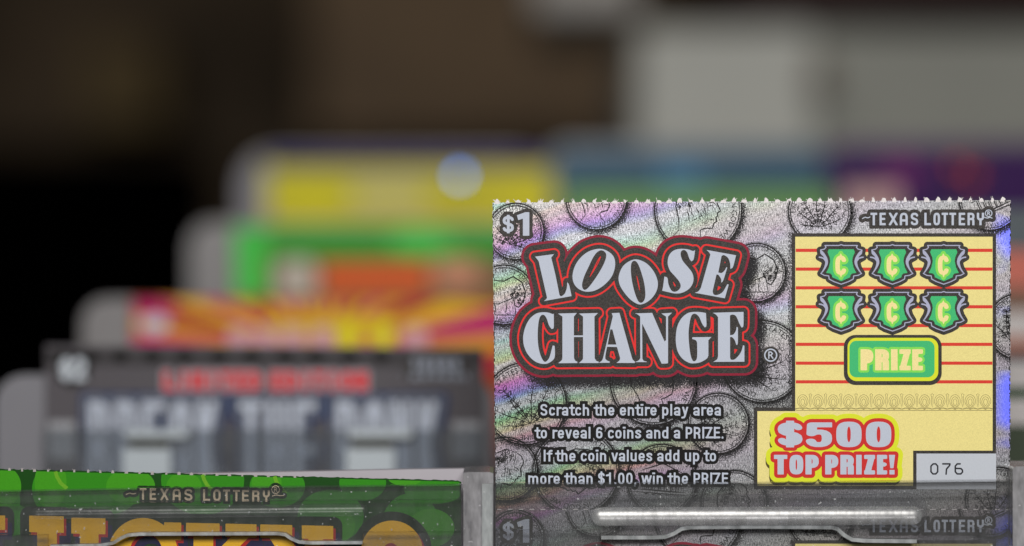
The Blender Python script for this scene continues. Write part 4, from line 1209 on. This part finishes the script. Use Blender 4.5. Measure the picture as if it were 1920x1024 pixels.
# what shows past the right edge of the foil ticket
t10, f10 = ticket(S3, 1760, 2400, 388, 420, K_('slate_teal_ink', (90, 98, 104)), 'blurred striped ticket showing past the right edge of the foil ticket')
for y0, y1, c in ((470, 538, ('salmon_ink', (196, 110, 96))), (538, 585, ('dull_brown_ink', (120, 92, 78))), (585, 632, ('soft_white_ink', (196, 192, 192))), (632, 660, ('brick_ink', (160, 100, 78)))):
    Flat().area(rect(1762, y0, 2398, y1)).build('stripe', f10, 1, K_(*c), t10)
t11, f11 = ticket(S2, 1700, 2500, 680, 320, K_('soft_white_ink', (196, 192, 192)), 'blurred white and dark green ticket low at the right edge')
Flat().area(rect(1702, 726, 2498, 748)).build('green_stripe', f11, 1, K_('bottle_ink', (52, 76, 50)), t11)
Flat().area(rect(1702, 796, 2498, 990)).build('green_field', f11, 1, K_('dull_green_ink', (66, 76, 62)), t11)

# small added reflectors, turned towards the lamp to imitate blurred highlights
def glint_dot(px, py, sc, rad, mat, label):
    p = Frame(sc).pt(px, py); n = 24
    hv = ((Vector(KEY) - p).normalized() + (Vector((0, -DIST, 0)) - p).normalized()).normalized()
    d = link_mesh('glint_dot', [(rad * math.cos(2 * math.pi * i / n), rad * math.sin(2 * math.pi * i / n), z) for z in (0, -.0006) for i in range(n)],
                  [tuple(range(n)), tuple(range(2 * n - 1, n - 1, -1))] + [(i, n + i, n + (i + 1) % n, (i + 1) % n) for i in range(n)], mat)
    d.location = p; d.rotation_euler = hv.to_track_quat('Z', 'Y').to_euler()
    return tag(d, label, 'foil dot', 'added reflectors glinting behind')


glint_dot(862, 330, .585, .0015, plain('blue_glint_foil', (.025, .17, .62), .33, 1.0, .02, linear=True), 'added blue reflector imitating a blurred glint before the yellow ticket')
M_RF = plain('red_glint_foil', (.34, .045, .03), .52, 1.0, .02, linear=True)
glint_dot(1792, 312, .578, .0013, M_RF, 'added red reflector for a faint glint before the purple ticket, left of its twin')
glint_dot(1824, 330, .58, .0013, M_RF, 'added red reflector for a faint glint before the purple ticket, nearest the right edge')

# ------------------------------------------------------------ far background
fb = Frame(0.40)
def far_box(name, x0, y0, x1, y1, s, depth, mat, label, cat, bev=.004):
    f = Frame(s); a = f.pt(x0, y1); b = f.pt(x1, y0); c = (a + b) / 2
    base = Vector((c.x, f.Y, a.z)); o = box(name, (a.x - base.x, 0, 0), (b.x - base.x, depth, b.z - a.z), mat, None, bev)
    o.location = base; return tag(o, label, cat)


M_CART = plain('pale_card', (200, 202, 196), .7, 0, .08, 14)
far_box('carton', 1196, 52, 1532, 470, .42, .3, M_CART, 'large pale grey carton in the background, left of its twin', 'carton')
far_box('carton', 1525, 58, 2100, 470, .41, .3, plain('grey_card', (158, 160, 153), .7, 0, .08, 14), 'wide pale grey carton at the far right of the background', 'carton')
far_box('label_knob', 1522, 112, 1562, 168, .43, .01, plain('umber', (96, 74, 56), .6), 'dark brown round catch between the two pale cartons', 'catch', .003)
far_box('shelf_board', 1370, -220, 2200, 14, .36, .3, plain('oxblood_wood', (46, 14, 12), .6, 0, .2), 'dark oxblood board above the pale cartons', 'shelf board')
far_box('white_tray', 1000, -120, 1200, 26, .40, .2, plain('tray_white', (176, 172, 168), .6), 'whitish tray edge at the top of the background', 'tray')
far_box('wood_panel', 585, -300, 1185, 262, .24, .05, plain('walnut_panel', (120, 98, 72), .7, 0, .3, 9), 'dim brown panel in the background above the yellow ticket', 'wood panel')
far_box('brown_carton', 150, 80, 300, 236, .25, .2, plain('olive_card', (92, 76, 44), .8, 0, .2), 'small dim olive brown carton in the dark upper left background', 'carton')
far_box('dark_block', -900, 275, 350, 1100, .20, .3, plain('void_black', (2, 2, 2), .9, spec=0), 'black block added for the darkness in the left background', 'dark block')  # black block added where the left background is only dark

t = NT('brown_wall'); n1 = t.noise((3.4, 3.4, 3.4), 1.0, 2.0)
cr = t.mixc(t.remap(n1, .35, .65, 0, 1), (.035, .024, .012, 1), (.20, .14, .085, 1))
pw = t.n('ShaderNodeBsdfPrincipled'); t.l(cr, pw.inputs['Base Color']); pw.inputs['Roughness'].default_value = .8
M_BW = t.surf(pw.outputs[0])
wl = box('back_wall', (-4, 2.7, -1.2), (4, 2.8, 3), M_BW); wl['kind'] = 'structure'
ct = box('counter', (-1.2, -.35, COUNTER_Z - .03), (1.2, 1.5, COUNTER_Z), plain('counter_laminate', (92, 86, 82), .5, 0, .1)); ct['kind'] = 'structure'
